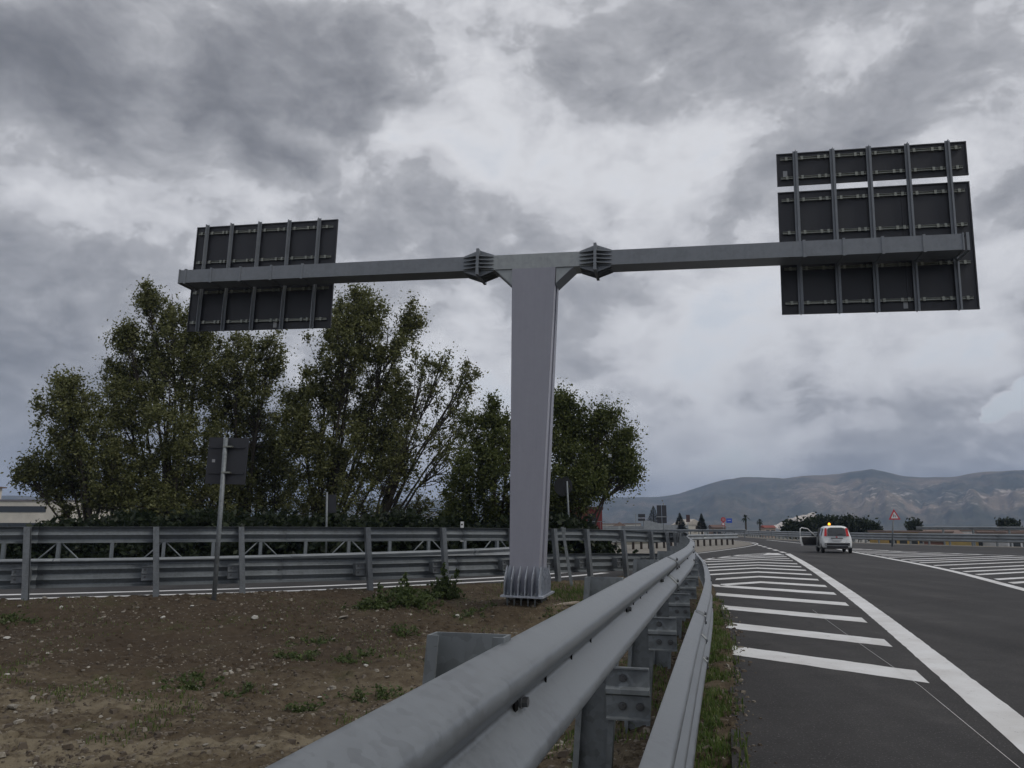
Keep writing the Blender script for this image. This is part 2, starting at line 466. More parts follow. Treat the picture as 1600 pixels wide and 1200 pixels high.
def link(name, me, parent=None, loc=None, rot=None):
    o = bpy.data.objects.new(name, me); COL.objects.link(o)
    if parent is not None:
        o.parent = parent; OFF[o.name] = OFF.get(parent.name, (0, 0, 0))
    if loc is not None:
        o.location = loc
    if rot is not None:
        o.rotation_euler = rot
    return o


def tag(o, label=None, cat=None, group=None, kind=None):
    if label: o['label'] = label
    if cat: o['category'] = cat
    if group: o['group'] = group
    if kind: o['kind'] = kind
    return o


def thing(name, label, cat, loc=(0, 0, 0), rz=0.0, group=None, rot=None):
    o = bpy.data.objects.new(name, None); COL.objects.link(o)
    o.empty_display_size = .3; o.location = loc
    o.rotation_euler = rot if rot else (0, 0, rz)
    OFF[o.name] = tuple(loc)
    return tag(o, label, cat, group)


def np_mesh(name, verts, faces, mat, smooth_=False):
    """fast mesh from numpy arrays; faces is (n, 3) or (n, 4)"""
    me = bpy.data.meshes.new(name)
    verts = np.asarray(verts, np.float32); faces = np.asarray(faces, np.int32)
    k_ = faces.shape[1]
    me.vertices.add(len(verts)); me.vertices.foreach_set('co', verts.ravel())
    me.loops.add(faces.size); me.loops.foreach_set('vertex_index', faces.ravel())
    me.polygons.add(len(faces)); me.polygons.foreach_set('loop_start', np.arange(len(faces), dtype=np.int32) * k_)
    me.polygons.foreach_set('use_smooth', np.full(len(faces), smooth_))
    me.update(calc_edges=True); me.materials.append(mat)
    return me


# value noise in numpy for terrain
_tab = RNG.random((256, 256))


def vnoise(x, y):
    xi = np.floor(x).astype(int); yi = np.floor(y).astype(int); fx = x - xi; fy = y - yi
    fx = fx * fx * (3 - 2 * fx); fy = fy * fy * (3 - 2 * fy)
    a = _tab[xi % 256, yi % 256]; b = _tab[(xi + 1) % 256, yi % 256]; c = _tab[xi % 256, (yi + 1) % 256]; d = _tab[(xi + 1) % 256, (yi + 1) % 256]
    return (a * (1 - fx) + b * fx) * (1 - fy) + (c * (1 - fx) + d * fx) * fy


def fbm(x, y, o=5, g=.5):
    s = 0; a = 1; t = 0
    for i in range(o):
        s = s + a * vnoise(x * 2 ** i + 17.3 * i, y * 2 ** i + 9.1 * i); t += a; a *= g
    return s / t


def catmull(pts, step):
    P = [Vector(p) for p in pts]; P = [P[0] * 2 - P[1]] + P + [P[-1] * 2 - P[-2]]
    o = []
    for i in range(1, len(P) - 2):
        n = max(2, int((P[i + 1] - P[i]).length / step))
        for k_ in range(n):
            t = k_ / n
            o.append(.5 * (2 * P[i] + (P[i + 1] - P[i - 1]) * t + (2 * P[i - 1] - 5 * P[i] + 4 * P[i + 1] - P[i + 2]) * t * t
                           + (3 * P[i] - P[i - 1] - 3 * P[i + 1] + P[i + 2]) * t ** 3))
    o.append(P[-2])
    return o


class Path:
    def __init__(s, pts, step=.2, side=1):
        s.p = catmull([(p[0], p[1], p[2] if len(p) > 2 else 0) for p in pts], step); s.side = side
        s.s = [0]
        for a, b in zip(s.p, s.p[1:]):
            s.s.append(s.s[-1] + (Vector(b[:2]) - Vector(a[:2])).length)
        s.len = s.s[-1]

    def at(s, q):
        q = min(max(q, 0), s.len - 1e-6)
        i = int(np.searchsorted(s.s, q, 'right')) - 1; i = min(i, len(s.p) - 2)
        t = (q - s.s[i]) / max(1e-9, s.s[i + 1] - s.s[i])
        p = s.p[i].lerp(s.p[i + 1], t)
        a = s.p[max(0, i - 1)]; b = s.p[min(len(s.p) - 1, i + 2)]
        d = Vector((b.x - a.x, b.y - a.y, 0)).normalized()
        n = Vector((d.y, -d.x, 0)) * s.side
        return p, d, n

    def near_x_over_y(s, ratio):
        best = min(range(len(s.p)), key=lambda i: abs(s.p[i].x / max(.1, s.p[i].y) - ratio) + (0 if s.p[i].y > 1 else 9))
        return s.s[best]


def chaikin(p, it=2):
    for _ in range(it):
        q = [p[0]]
        for a, b in zip(p, p[1:]):
            q.append((a[0] * .75 + b[0] * .25, a[1] * .75 + b[1] * .25)); q.append((a[0] * .25 + b[0] * .75, a[1] * .25 + b[1] * .75))
        q.append(p[-1]); p = q
    return p


def closed(front, th=.0035):
    back = []
    n = len(front)
    for i in range(n):
        a = front[max(0, i - 1)]; b = front[min(n - 1, i + 1)]
        dx, dz = b[0] - a[0], b[1] - a[1]; l = math.hypot(dx, dz) or 1
        back.append((front[i][0] - dz / l * th, front[i][1] + dx / l * th))
    return front + back[::-1]


def waves(n):
    pitch = .194; c = [(i - (n - 1) / 2) * pitch for i in range(n)]
    p = [(-.010, c[0] - .060), (.006, c[0] - .058)]
    for i, q in enumerate(c):
        p += [(.066, q - .030), (.083, q - .014), (.083, q + .014), (.068, q + .030)]
        if i < n - 1:
            p += [(.012, q + pitch / 2 - .014), (.002, q + pitch / 2 - .004), (.002, q + pitch / 2 + .004), (.012, q + pitch / 2 + .014)]
    p += [(.006, c[-1] + .058), (-.010, c[-1] + .060)]
    # crest at d = 0 so that paths describe the outer face
    return [(d - .083, z) for d, z in p]


W2 = closed(chaikin(waves(2), 2)); W3 = closed(chaikin(waves(3), 2)); W2L = closed(chaikin(waves(2), 1)); W3L = closed(chaikin(waves(3), 1))


# ------------------------------------------------------------------ plan of the place
NEAR = Path([(-1.26, -3), (-.725, -1), (-.455, 0), (.895, 5), (2.52, 11), (3.72, 16), (4.7, 20.6), (5.45, 24.2)], .25, side=1)
LEFT = Path([(-26, 9.2, .18), (-19, 11.8, .18), (-13.5, 13.9, .18), (-9, 15.4, .18), (-7, 16.15, .18), (-5.4, 16.8, .18), (-3.4, 17.8, .17), (-1.8, 18.9, .16), (0, 20.3, .14),
             (1.75, 21.7, .12), (3.1, 23.1, .08), (4.0, 24.3, .04), (4.55, 25.1, .01), (4.98, 25.4, 0), (5.36, 25.15, 0), (5.47, 24.7, 0), (5.46, 24.35, 0)], .2, side=-1)
OUTER = Path([(-40, 19.5, -.25), (-28, 20.6, -.2), (-15, 23, -.21), (-8.3, 25.6, -.19), (-.4, 29.7, -.05), (1.7, 34, .10), (4.5, 41, .3)], .4, side=1)
VERGE_RAIL = Path([(3.2, 44), (5.2, 48), (8.5, 52.5), (12.5, 57.8), (16.2, 62.6), (19.2, 66.5)], .5, side=1)
RIGHT = Path([(70, 12), (58, 28), (50, 39), (44, 47.5), (38, 57.5), (33.4, 70), (32.2, 86), (34.2, 108), (40, 150)], 1.0, side=-1)


def polyside(path, n=400):
    P_ = np.array([(p.x, p.y) for p in path.p])
    return P_


nearP = np.array([(p.x, p.y) for p in NEAR.p]); leftP = np.array([(p.x, p.y) for p in LEFT.p])


def dist_poly(x, y, P_):
    d = np.full(x.shape, 1e9)
    for a, b in zip(P_[:-1], P_[1:]):
        ab = b - a; t = np.clip(((x - a[0]) * ab[0] + (y - a[1]) * ab[1]) / (ab @ ab + 1e-12), 0, 1)
        d = np.minimum(d, np.hypot(x - a[0] - t * ab[0], y - a[1] - t * ab[1]))
    return d


def inside_poly(x, y, poly):
    r = np.zeros(x.shape, bool); n = len(poly)
    for i in range(n):
        x1, y1 = poly[i]; x2, y2 = poly[(i + 1) % n]
        c = ((y1 > y) != (y2 > y)) & (x < (x2 - x1) * (y - y1) / (y2 - y1 + 1e-12) + x1)
        r ^= c
    return r


def offset_path(path, d, step=1):
    o = []
    for i in range(0, len(path.p), step):
        p, dd, n = path.at(path.s[i]); q = p + n * d; o.append((q.x, q.y))
    return o


# the earth island: from the near rail round the nose to the left rail (a little outside both, under the asphalt edge)
isl_near = offset_path(NEAR, .44, 2); isl_left = offset_path(LEFT, .10, 1)
ISL = isl_near + isl_left[::-1]
ISL = ISL + [(-30, 7), (-30, -8), (-2.6, -8)]
near3 = offset_path(NEAR, 0, 3); left3 = offset_path(LEFT, 0, 3)
near3 = np.array(near3); left3 = np.array(left3)


def island_z(x, y):
    dl = dist_poly(x, y, left3); dr = dist_poly(x, y, near3)
    sm = lambda t: np.clip(t, 0, 1) ** 2 * (3 - 2 * np.clip(t, 0, 1))
    lift = .36 + .06 * np.sin(x * .7)
    zl = (.30 + .13 * np.clip((4 - x) / 6, 0, 1)) * sm(1 - dl / 5.2)
    zr = .29 * sm(1 - (dr - .3) / 2.6)
    z = -.31 + np.maximum(zl, zr) + .35 * np.minimum(zl, zr)
    z = np.minimum(z, .14)
    inner = sm(np.minimum(dl, dr + .2) / .8)
    z = z + (fbm(x * .45, y * .45, 4) - .5) * .30 * inner + (fbm(x * 1.9, y * 1.9, 4) - .5) * .11 * sm(np.minimum(dl, dr) / .5)
    z = z + (fbm(x * 5, y * 5, 5, .66) - .5) * .13
    # hollow scooped out to the right of the column, mound in front of it
    z = z - .22 * np.exp(-(((x - 2.0) / .8) ** 2 + ((y - 17.4) / .7) ** 2)) + .04 * np.exp(-(((x + .5) / 2.5) ** 2 + ((y - 15) / 1.2) ** 2))
    pad = np.exp(-(((x - .35) / 1.1) ** 4 + ((y - 15.85) / 1.0) ** 4)); z = z * (1 - pad) + .055 * pad
    # low ruts left by tyres
    u = (x * .91 + y * .41); v = (-x * .41 + y * .91)
    rut = np.sin(v * 3.3 + .35 * np.sin(u * .6)) * np.clip((10 - y) / 3, 0, 1) * np.clip((.6 - x) / 1.5, 0, 1)
    return z + rut * .022


def iz(x, y):
    return float(island_z(np.array([float(x)]), np.array([float(y)]))[0])


# ------------------------------------------------------------------ ground, road, island
def build_ground():
    g = np.concatenate([-np.geomspace(6000, 90, 16), np.linspace(-80, 80, 54), np.geomspace(90, 6000, 16)])
    gy = np.concatenate([-np.geomspace(3000, 40, 12), np.linspace(-30, 170, 66), np.geomspace(190, 6000, 16)])
    X, Y = np.meshgrid(g, gy)
    roadp = np.array(ROAD)
    ins = inside_poly(X, Y, ROAD) | inside_poly(X, Y, ISL)
    d = dist_poly(X, Y, np.vstack([roadp, roadp[:1]]))
    d = np.where(ins, 0, d)
    z = -.55 - 5.5 * np.clip((d - 1.0) / 16, 0, 1) + (fbm(X * .05, Y * .05, 4) - .5) * np.clip(d / 40, 0, 1) * 1.5
    nx = len(g); V = np.stack([X.ravel(), Y.ravel(), z.ravel()], 1)
    ii, jj = np.meshgrid(np.arange(len(gy) - 1), np.arange(nx - 1), indexing='ij'); a = (ii * nx + jj).ravel()
    F = np.stack([a, a + 1, a + nx + 1, a + nx], 1)
    tag(link('ground', np_mesh('ground', V, F, M['earth_far'], True)), kind='structure')


rl = offset_path(LEFT, .0, 1)
ROAD = ([(p[0], p[1]) for p in offset_path(NEAR, .42, 2)] + [(p[0], p[1]) for p in offset_path(LEFT, .08, 1)[::-1]]
        + [(-30, 8.2), (-41, 10)] + [(p[0], p[1]) for p in offset_path(OUTER, -.6, 2)] + [(3.4, 43)]
        + [(1.5, 48), (4, 55), (8, 63), (13, 72), (17, 84), (18, 98), (20, 120), (24, 152)]
        + [(p[0], p[1]) for p in offset_path(RIGHT, -1.2, 2)[::-1]] + [(72, -14), (-2.4, -14)])
build_ground()


def flat_sheet(name, poly, z, mat, parent=None, thick=0.0):
    vs = [Vector((p[0], p[1], z)) for p in poly]
    tris = tessellate_polygon([vs])
    m = MB()
    fs = []
    for t in tris:
        a, b, c = (vs[i] for i in t)
        fs.append(t if (b - a).cross(c - a).z > 0 else t[::-1])
    m.add(vs, fs)
    return m.build(name, mat, parent)


road = tag(flat_sheet('road', ROAD, 0, M['asphalt']), kind='structure')


def build_island():
    xs = np.concatenate([np.linspace(-26, -9, 110), np.linspace(-8.95, -1, 200), np.linspace(-.97, 7, 240)])
    ys = np.concatenate([np.linspace(-6, .9, 30), np.linspace(1.0, 12, 330), np.linspace(12.06, 27, 230)])
    X, Y = np.meshgrid(xs, ys); z = island_z(X, Y)
    ins = inside_poly(X, Y, ISL)
    nx = len(xs); V = np.stack([X.ravel(), Y.ravel(), z.ravel()], 1)
    ii, jj = np.meshgrid(np.arange(len(ys) - 1), np.arange(nx - 1), indexing='ij'); a = (ii * nx + jj).ravel()
    F = np.stack([a, a + 1, a + nx + 1, a + nx], 1)
    keep = ins.ravel()[F].any(1)
    F = F[keep]
    used = np.unique(F); remap = np.full(len(V), -1); remap[used] = np.arange(len(used))
    V = V[used]; F = remap[F]
    # the rim tucks just under or over the asphalt
    tag(link('earth_island', np_mesh('earth_island', V, F, M['dirt'], True)), kind='structure')


build_island()


# ------------------------------------------------------------------ road markings
def band(path_pts, w, z=.004):
    """flat strip along a polyline"""
    p = [Vector((q[0], q[1], 0)) for q in path_pts]
    if w > .25:
        fine = []
        for a, b in zip(p, p[1:]):
            k_ = max(1, int((b - a).length / .12)); fine += [a.lerp(b, i / k_) for i in range(k_)]
        p = fine + [p[-1]]
    vs = []; n = len(p); w0 = w
    for i in range(n):
        w = w0 + (random.gauss(0, .006) if w0 > .25 else 0)
        d = (p[min(i + 1, n - 1)] - p[max(0, i - 1)]).normalized(); nn = Vector((d.y, -d.x, 0))
        vs += [p[i] - nn * w / 2 + Vector((0, 0, z)), p[i] + nn * w / 2 + Vector((0, 0, z))]
    m = MB(); m.add(vs, [(2 * i, 2 * i + 1, 2 * i + 3, 2 * i + 2) for i in range(n - 1)])
    return m


def marking(name, m, label=None):
    o = m.build(name, M['paint'], road)
    if label: o['label'] = label
    return o


# solid line on the right of the nearer hatching, and the one along the farther hatching
LA = Path([(-1.5, -10), (1.9, .6), (3.66, 5.73), (7.3, 16.9), (11.6, 31), (15.5, 44.3)], .6)
LB = Path([(2.2, -12), (8.6, 8), (12.35, 19.1), (15.8, 29.5), (20.0, 45.4), (23.0, 57), (26, 70), (29.2, 90)], .8)
marking('solid_line', band([(p.x, p.y) for p in LA.p], .30), 'thick white line along the nearer hatching')
marking('solid_line', band([(p.x, p.y) for p in LB.p], .26), 'thick white line along the farther hatching')
for i in range(7):   # dashes beyond the tip of the hatching
    a = Vector((15.8, 45.6, 0)).lerp(Vector((22.6, 74.5, 0)), i / 7); b = a + (Vector((22.6, 74.5, 0)) - Vector((15.8, 45.6, 0))) / 7 * .55
    marking('dash', band([a, b], .28))
# ramp edge line running round the verge
LC = Path([(4.6, 35.5), (7.4, 40), (10.4, 44.6), (14.2, 52), (18.4, 61), (22, 70.5), (24, 82), (25, 98)], .6)
marking('edge_line', band([(p.x, p.y) for p in LC.p], .16), 'thin white line along the pale verge')
# lines of the ramp seen under the left rail
RE = [p for p in offset_path(LEFT, 1.75, 1) if p[0] < 3.2]
marking('edge_line', band(RE, .28)); RE2 = [p for p in offset_path(LEFT, 2.95, 1) if p[0] < 2.6]
marking('edge_line', band(RE2, .30))
marking('edge_line', band([(p[0] + .0, p[1]) for p in offset_path(OUTER, .8, 2)], .16))
# hatching of the nearer gore: bars slope down towards the solid line; past the nose they turn into chevrons
def left_limit(q):
    """x of the asphalt edge by the near rail, or the ramp side beyond the nose"""
    y = q
    if y < 23.5:
        return float(np.interp(y, [p[1] for p in offset_path(NEAR, .46, 2)], [p[0] for p in offset_path(NEAR, .46, 2)]))
    return None


def bar(pts, e, w, z=.004):
    """painted bar whose ends and bends are cut along the road direction e"""
    P_ = [Vector((q[0], q[1], z)) for q in pts]; fine = []
    for a, b in zip(P_, P_[1:]):
        k_ = max(1, int((b - a).length / .15)); fine += [a.lerp(b, i / k_) for i in range(k_)]
    fine.append(P_[-1]); d0 = (P_[1] - P_[0]).normalized(); h = w / 2 / max(.2, abs(d0.x * e.y - d0.y * e.x))
    m = MB(); vs = []
    for q in fine:
        vs += [q - e * (h + random.gauss(0, .008)), q + e * (h + random.gauss(0, .008))]
    m.add(vs, [(2 * i, 2 * i + 1, 2 * i + 3, 2 * i + 2) if (d0.x * e.y - d0.y * e.x) < 0 else (2 * i, 2 * i + 2, 2 * i + 3, 2 * i + 1) for i in range(len(fine) - 1)])
    return m


E_A = Vector((.30, .954, 0)); E_B = Vector((.31, .951, 0))
step = 2.42
dirv = Vector((1.62, -1.9, 0)).normalized()
perp = Vector((-dirv.y, dirv.x, 0))
APX = [(6.6, 21), (9.0, 29), (12.0, 38), (14.9, 45.0)]           # ridge of the chevrons
for i in range(15):
    s0 = 0
    yR = 8.2 + i * step
    sA = min(range(len(LA.p)), key=lambda j: abs(LA.p[j].y - yR)); pr = LA.p[sA] - Vector((.30, -.06, 0))
    # run back from the solid line up-left until the rail edge or the ridge of the chevron is met
    q = pr.copy(); hit = None; turn = False
    for _ in range(600):
        q = q - dirv * .02
        ll = left_limit(q.y)
        if ll is not None and q.x < ll:
            hit = q.copy(); break
        if q.y > 21:
            ax = float(np.interp(q.y, [a[1] for a in APX], [a[0] for a in APX]))
            if q.x < ax:
                hit = q.copy(); turn = True; break
    if hit is None:
        continue
    pts = [pr, hit]
    wbar = .60
    if turn:
        d2 = Vector((-1.35, -1.0, 0)).normalized(); e = hit.copy()
        for _ in range(600):
            e = e + d2 * .02
            if e.y < 25.8:
                ll = left_limit(min(e.y, 23.4)) + .25
            else:
                ll = float(np.interp(e.y, [25.8, 33, 38, 46], [5.6, 7.2, 9.6, 14.6]))
            if e.x < ll:
                break
        pts = [pr, hit, e]
    marking('stripe', bar(pts, E_A, wbar))
marking('edge_line', band([(6.1, 26.6), (7.0, 31.5), (9.4, 37.4), (12.2, 42.2), (15.0, 45.6)], .18))
m = MB(); m.add([(13.3, 42.0, .0045), (14.75, 43.0, .0045), (15.25, 45.2, .0045), (14.6, 45.0, .0045)], [(0, 1, 2, 3)])
marking('stripe', m, 'solid white tip of the nearer hatching')
# hatching on the right: bars run away to the right from the second line
dr_ = Vector((2.3, 1.3, 0)).normalized()
RB = [(34, 30), (29.5, 36), (26.4, 41), (24.0, 48), (23.6, 55), (25, 65)]
for i in range(26):
    yB = 11.4 + i * 1.95
    j = min(range(len(LB.p)), key=lambda j: abs(LB.p[j].y - yB)); a = LB.p[j] + Vector((.30, -.05, 0)); q = a.copy()
    for _ in range(1500):
        q = q + dr_ * .02
        if q.y > 28 and q.x > float(np.interp(q.y, [p[1] for p in RB], [p[0] for p in RB])): break
        if q.x > 33: break
    if (q - a).length > .6:
        marking('stripe', bar([a, q], E_B, .38))
marking('edge_line', band(RB, .2))
# hairline saw cut / setting-out line in the foreground
marking('setting_out_line', band([(5.5, 14.6), (4.65, 11.0), (3.9, 7.75), (3.2, 5.2)], .0045))

# pale verge between the ramp line and the far rail, and the strip in front of the right rail
v1 = [(4.3, 36.5)] + [(p.x - .35, p.y + .15) for p in LC.p[4:]] + [(24.2, 104), (18.6, 98), (17.3, 84), (13.2, 72), (8.2, 63), (4.2, 55), (1.9, 48), (3.5, 43)]
tag(flat_sheet('verge', v1, .004, M['verge']), kind='structure')
v2 = offset_path(RIGHT, -1.1, 1) + offset_path(RIGHT, 1.5, 1)[::-1]
tag(flat_sheet('roadside_verge', v2, .004, M['verge']), kind='structure')


# ------------------------------------------------------------------ safety barriers
def ch_post_mesh(name, h, mat, w=.165, fl=.065, th=.007, lean=.085, below=.4, lean_y=0.0):
    """C channel: web across the road, flanges and small lips towards the traveller (-y local); x local is the traffic side"""
    m = MB()
    poly = [(-w / 2, -fl), (-w / 2 + .03, -fl), (-w / 2 + .03, -fl + th), (-w / 2 + th, -fl + th), (-w / 2 + th, -th), (w / 2 - th, -th),
            (w / 2 - th, -fl + th), (w / 2 - .03, -fl + th), (w / 2 - .03, -fl), (w / 2, -fl), (w / 2, 0), (-w / 2, 0)]
    n = len(poly)
    vb = [(x - lean * (below + h), y - lean_y * (below + h), -below) for x, y in poly]; vt = [(x, y, h) for x, y in poly]
    fs = [(i, (i + 1) % n, n + (i + 1) % n, n + i) for i in range(n)]
    m.add(vb + vt, fs)
    for cap in ((0, 1, 2, 3), (0, 3, 4, 11), (11, 4, 5, 10), (10, 5, 6, 9), (9, 6, 7, 8)):
        m.f.append(tuple(n + c for c in cap)); m.sm.append(False)
    return m.mesh(name, mat)


def spacer_mesh(name, mat, w=.20, ln=.11):
    """folded bracket between post and lower beam; x local outwards, profile in z"""
    pr = [(0, .13), (-.03, .13), (-.03, .122), (-.008, .118), (-.008, .035), (-.028, .022), (-.028, .0), (-.006, -.012), (-.006, -.112), (-.03, -.118), (-.03, -.126), (0, -.126)]
    m = MB(); n = len(pr)
    vs = [(0, y - .07, z) for y, z in pr] + [(w, y - .07, z) for y, z in pr]
    m.add(vs, [(i, (i + 1) % n, n + (i + 1) % n, n + i) for i in range(n)])
    m.f += [tuple(range(n - 1, -1, -1)), tuple(range(n, 2 * n))]; m.sm += [False, False]
    return m.mesh(name, mat)


def wide_spacer_mesh(name, mat):
    """folded plate bracket as wide as a hand span along the rail, tying the post to the lower beam"""
    pr = [(0, .135), (-.03, .135), (-.03, .125), (-.004, .12), (-.004, .03), (-.022, .02), (-.022, -.005), (-.004, -.015), (-.004, -.12), (-.03, -.125), (-.03, -.135), (0, -.135)]
    m = MB(); n = len(pr)
    vs = [(x, -.15, z) for x, z in pr] + [(x, .15, z) for x, z in pr]
    m.add(vs, [(i, n + i, n + (i + 1) % n, (i + 1) % n) for i in range(n)])
    m.f += [tuple(range(n)), tuple(range(2 * n - 1, n - 1, -1))]; m.sm += [False, False]
    m.box((.09, -.145, 0), (.18, .008, .25)); m.box((.09, .145, 0), (.18, .008, .25))
    return m.mesh(name, mat)


def bolt_mesh(name, r=.016, h=.014, mat=None, washer=True):
    m = MB()
    if washer:
        m.tube([(0, 0, 0), (.004, 0, 0)], r * 1.6, 10)
    m.tube([(.0, 0, 0), (h, 0, 0)], r, 6)
    for i in range(len(m.sm)): m.sm[i] = False
    return m.mesh(name, mat or M['bolt'])


def slot_mesh(name, rw, rh, mat):
    m = MB(); seg = 14; vs = []
    for x in (-.004, .0012):
        for i in range(seg):
            a = 2 * PI * i / seg; vs.append((x, math.cos(a) * rw, math.sin(a) * rh))
    m.add(vs, [tuple(range(seg, 2 * seg))] + [(i, (i + 1) % seg, seg + (i + 1) % seg, seg + i) for i in range(seg)])
    return m.mesh(name, mat)


BOLT = bolt_mesh('bolt', .013, .018); SLOT = slot_mesh('bolt_slot', .015, .034, M['black']); HOLE = slot_mesh('bolt_hole', .007, .013, M['black'])


def frames(path, s0, s1, off, step):
    n = max(2, int((s1 - s0) / step) + 1); o = []
    for i in range(n):
        q = s0 + (s1 - s0) * i / (n - 1); p, d, nn = path.at(q)
        o.append(((p.x + nn.x * off, p.y + nn.y * off), (nn.x, nn.y), p.z))
    return o


def barrier(label, name, path, posts, z_up, z_low, post_top, seg_len, s0, s1, hi, mats, group=None, low_off=.235, post_w=.165, lap0=0.0, lean=.085, lean_y=0.0, wide=False):
    p0, _, _ = path.at((s0 + s1) / 2)
    root = thing(name, label, 'guardrail', (p0.x, p0.y, 0), 0, group)
    o0 = Vector(OFF[root.name])
    beams = []
    cuts = [s0]
    while cuts[-1] < s1 - .5:
        cuts.append(min(s1, cuts[-1] + seg_len) if cuts[-1] != s0 or not lap0 else s0 + lap0)
    for kind, zc, prof, off in (('upper_beam', z_up, W2 if hi else W2L, 0.0), ('lower_beam', z_low, W3 if hi else W3L, low_off)):
        if zc is None: continue
        for i, (a, b) in enumerate(zip(cuts, cuts[1:])):
            fr = frames(path, a - (.16 if i else 0), b, off + (.008 if i % 2 else 0), .25 if hi else .5)
            m = MB(); m.sweep([(d, z + zc) for d, z in prof], fr)
            bm_ = m.build(kind, mats[0], root)
            if hi:   # lap bolts at the splice
                nw = 2 if kind == 'upper_beam' else 3
                if i:
                    p, d, nn = path.at(a - .08)
                    for w_ in range(nw):
                        for dz in (-.018, .018) if w_ in (0, nw - 1) else (0,):
                            zz_ = zc + (w_ - (nw - 1) / 2) * .194 + dz * 2.2
                            dd = -.012
                            q = p + nn * (off + dd + .006) - o0
                            link('bolt', BOLT, bm_, (q.x, q.y, p.z + zz_), (0, 0, math.atan2(nn.y, nn.x)))
    pm = ch_post_mesh('post', post_top, mats[1], post_w, fl=.11 if wide else .065, lean=lean, lean_y=lean_y); sp = spacer_mesh('spacer', mats[1]) if not wide else wide_spacer_mesh('spacer', mats[1])
    for q in posts:
        p, d, nn = path.at(q)
        rz = math.atan2(nn.y, nn.x)
        base = p + nn * (-.083 - post_w / 2 - .004) - o0
        link('post', pm, root, (base.x, base.y, p.z), (0, 0, rz))
        if z_low is not None:
            c = p + nn * (-.083 - post_w * .35 - .03) - o0
            s_ = link('spacer', sp, root, (c.x, c.y, p.z + z_low + .17), (0, 0, rz))
            if wide:
                c = p + nn * (-.083 - post_w * .3 + .06) - o0; s_.location = (c.x, c.y, p.z + z_low - .0)
                for by in (-.09, .09):
                    for bz in (-.065, .075):
                        bo = link('bolt', BOLT, s_, (-.006, by, bz), (0, 0, PI))
                continue
            s_.scale = (max(.3, (low_off + .083 + post_w * .2) / .20 * .62), 1, 1)
            if hi:
                for bx, bz in ((.08, .075), (.075, -.06), (.155, -.06)):
                    bo = link('bolt', BOLT, s_, (bx, -.078, bz), (0, 0, -PI / 2))
        if hi and z_up is not None and not wide:
            c = p + nn * (-.0740) - o0
            link('bolt_slot', SLOT, root, (c.x, c.y, p.z + z_up + .0), (0, 0, rz))
            c2 = c + d * .05
            link('bolt', BOLT, root, (c2.x, c2.y, p.z + z_up), (0, 0, rz))
            for kk in (.35, .75, 1.15):
                pp, dd_, n3 = path.at(q + kk); c = pp + n3 * (-.0775) - o0
                link('bolt_hole', HOLE, root, (c.x, c.y, pp.z + z_up), (0, 0, math.atan2(n3.y, n3.x)))
    return root


# posts of the near rail: two metres apart, the nearest about 1.5 m ahead
s_near0 = min(range(len(NEAR.p)), key=lambda i: abs(NEAR.p[i].y - 2.0))
sn = NEAR.s[s_near0] + (1.99 - NEAR.p[s_near0].y) * 1.035
posts = [sn + 2.3 * i for i in range(-2, 12) if 0.2 < sn + 2.3 * i < NEAR.len - .2]
near_rail = barrier('near galvanised guardrail with bolted double-wave beam running from the camera to the nose', 'guardrail', NEAR, posts, 1.065, .49, 1.234, 4.6, 0.0, NEAR.len, True,
                    (M['galv'], M['galv_dark']), lap0=sn + 5.6, post_w=.20)
# left rail: posts where the photograph shows them
lx = [(-60, 1), (60, 935), (258, 929), (388, 928), (569, 919), (690, 911), (790, 906), (857, 903), (903, 901), (956, 897), (1000, 892), (1030, 890), (1058, 888)]
posts = []
for px, _ in lx:
    posts.append(LEFT.near_x_over_y((px - 800) / FPX / CP * 1.0 / 1.0))
posts = [LEFT.near_x_over_y(-.86)] + posts + [LEFT.len - .9, LEFT.len - .3]
left_rail = barrier('grey guardrail behind the earth island seen from its post side with brackets', 'guardrail', LEFT, posts, 1.16, .39, 1.315, 4.5, 0.0, LEFT.len, True,
                    (M['galv_left'], M['galv']), post_w=.13, lean=.03, lean_y=.075, wide=True)
# leaning steel section standing between the column and the left rail
t = thing('steel_stake', 'leaning grey steel stake just right of the column behind its base', 'stake', (1.33, 20.0, .02))
m = MB(); ps = [(0, 0), (.075, 0), (.075, .008), (.008, .008), (.008, .06), (0, .06)]
m.prism([(.18 + x, y, -.25) for x, y in ps], (-.25, .10, 1.72)); m.build('angle_bar', M['galv_dark'], t, True)
m = MB(); m.box((.0, .02, 1.40), (.09, .05, .10)); m.build('cap', M['galv_dark'], t, True)


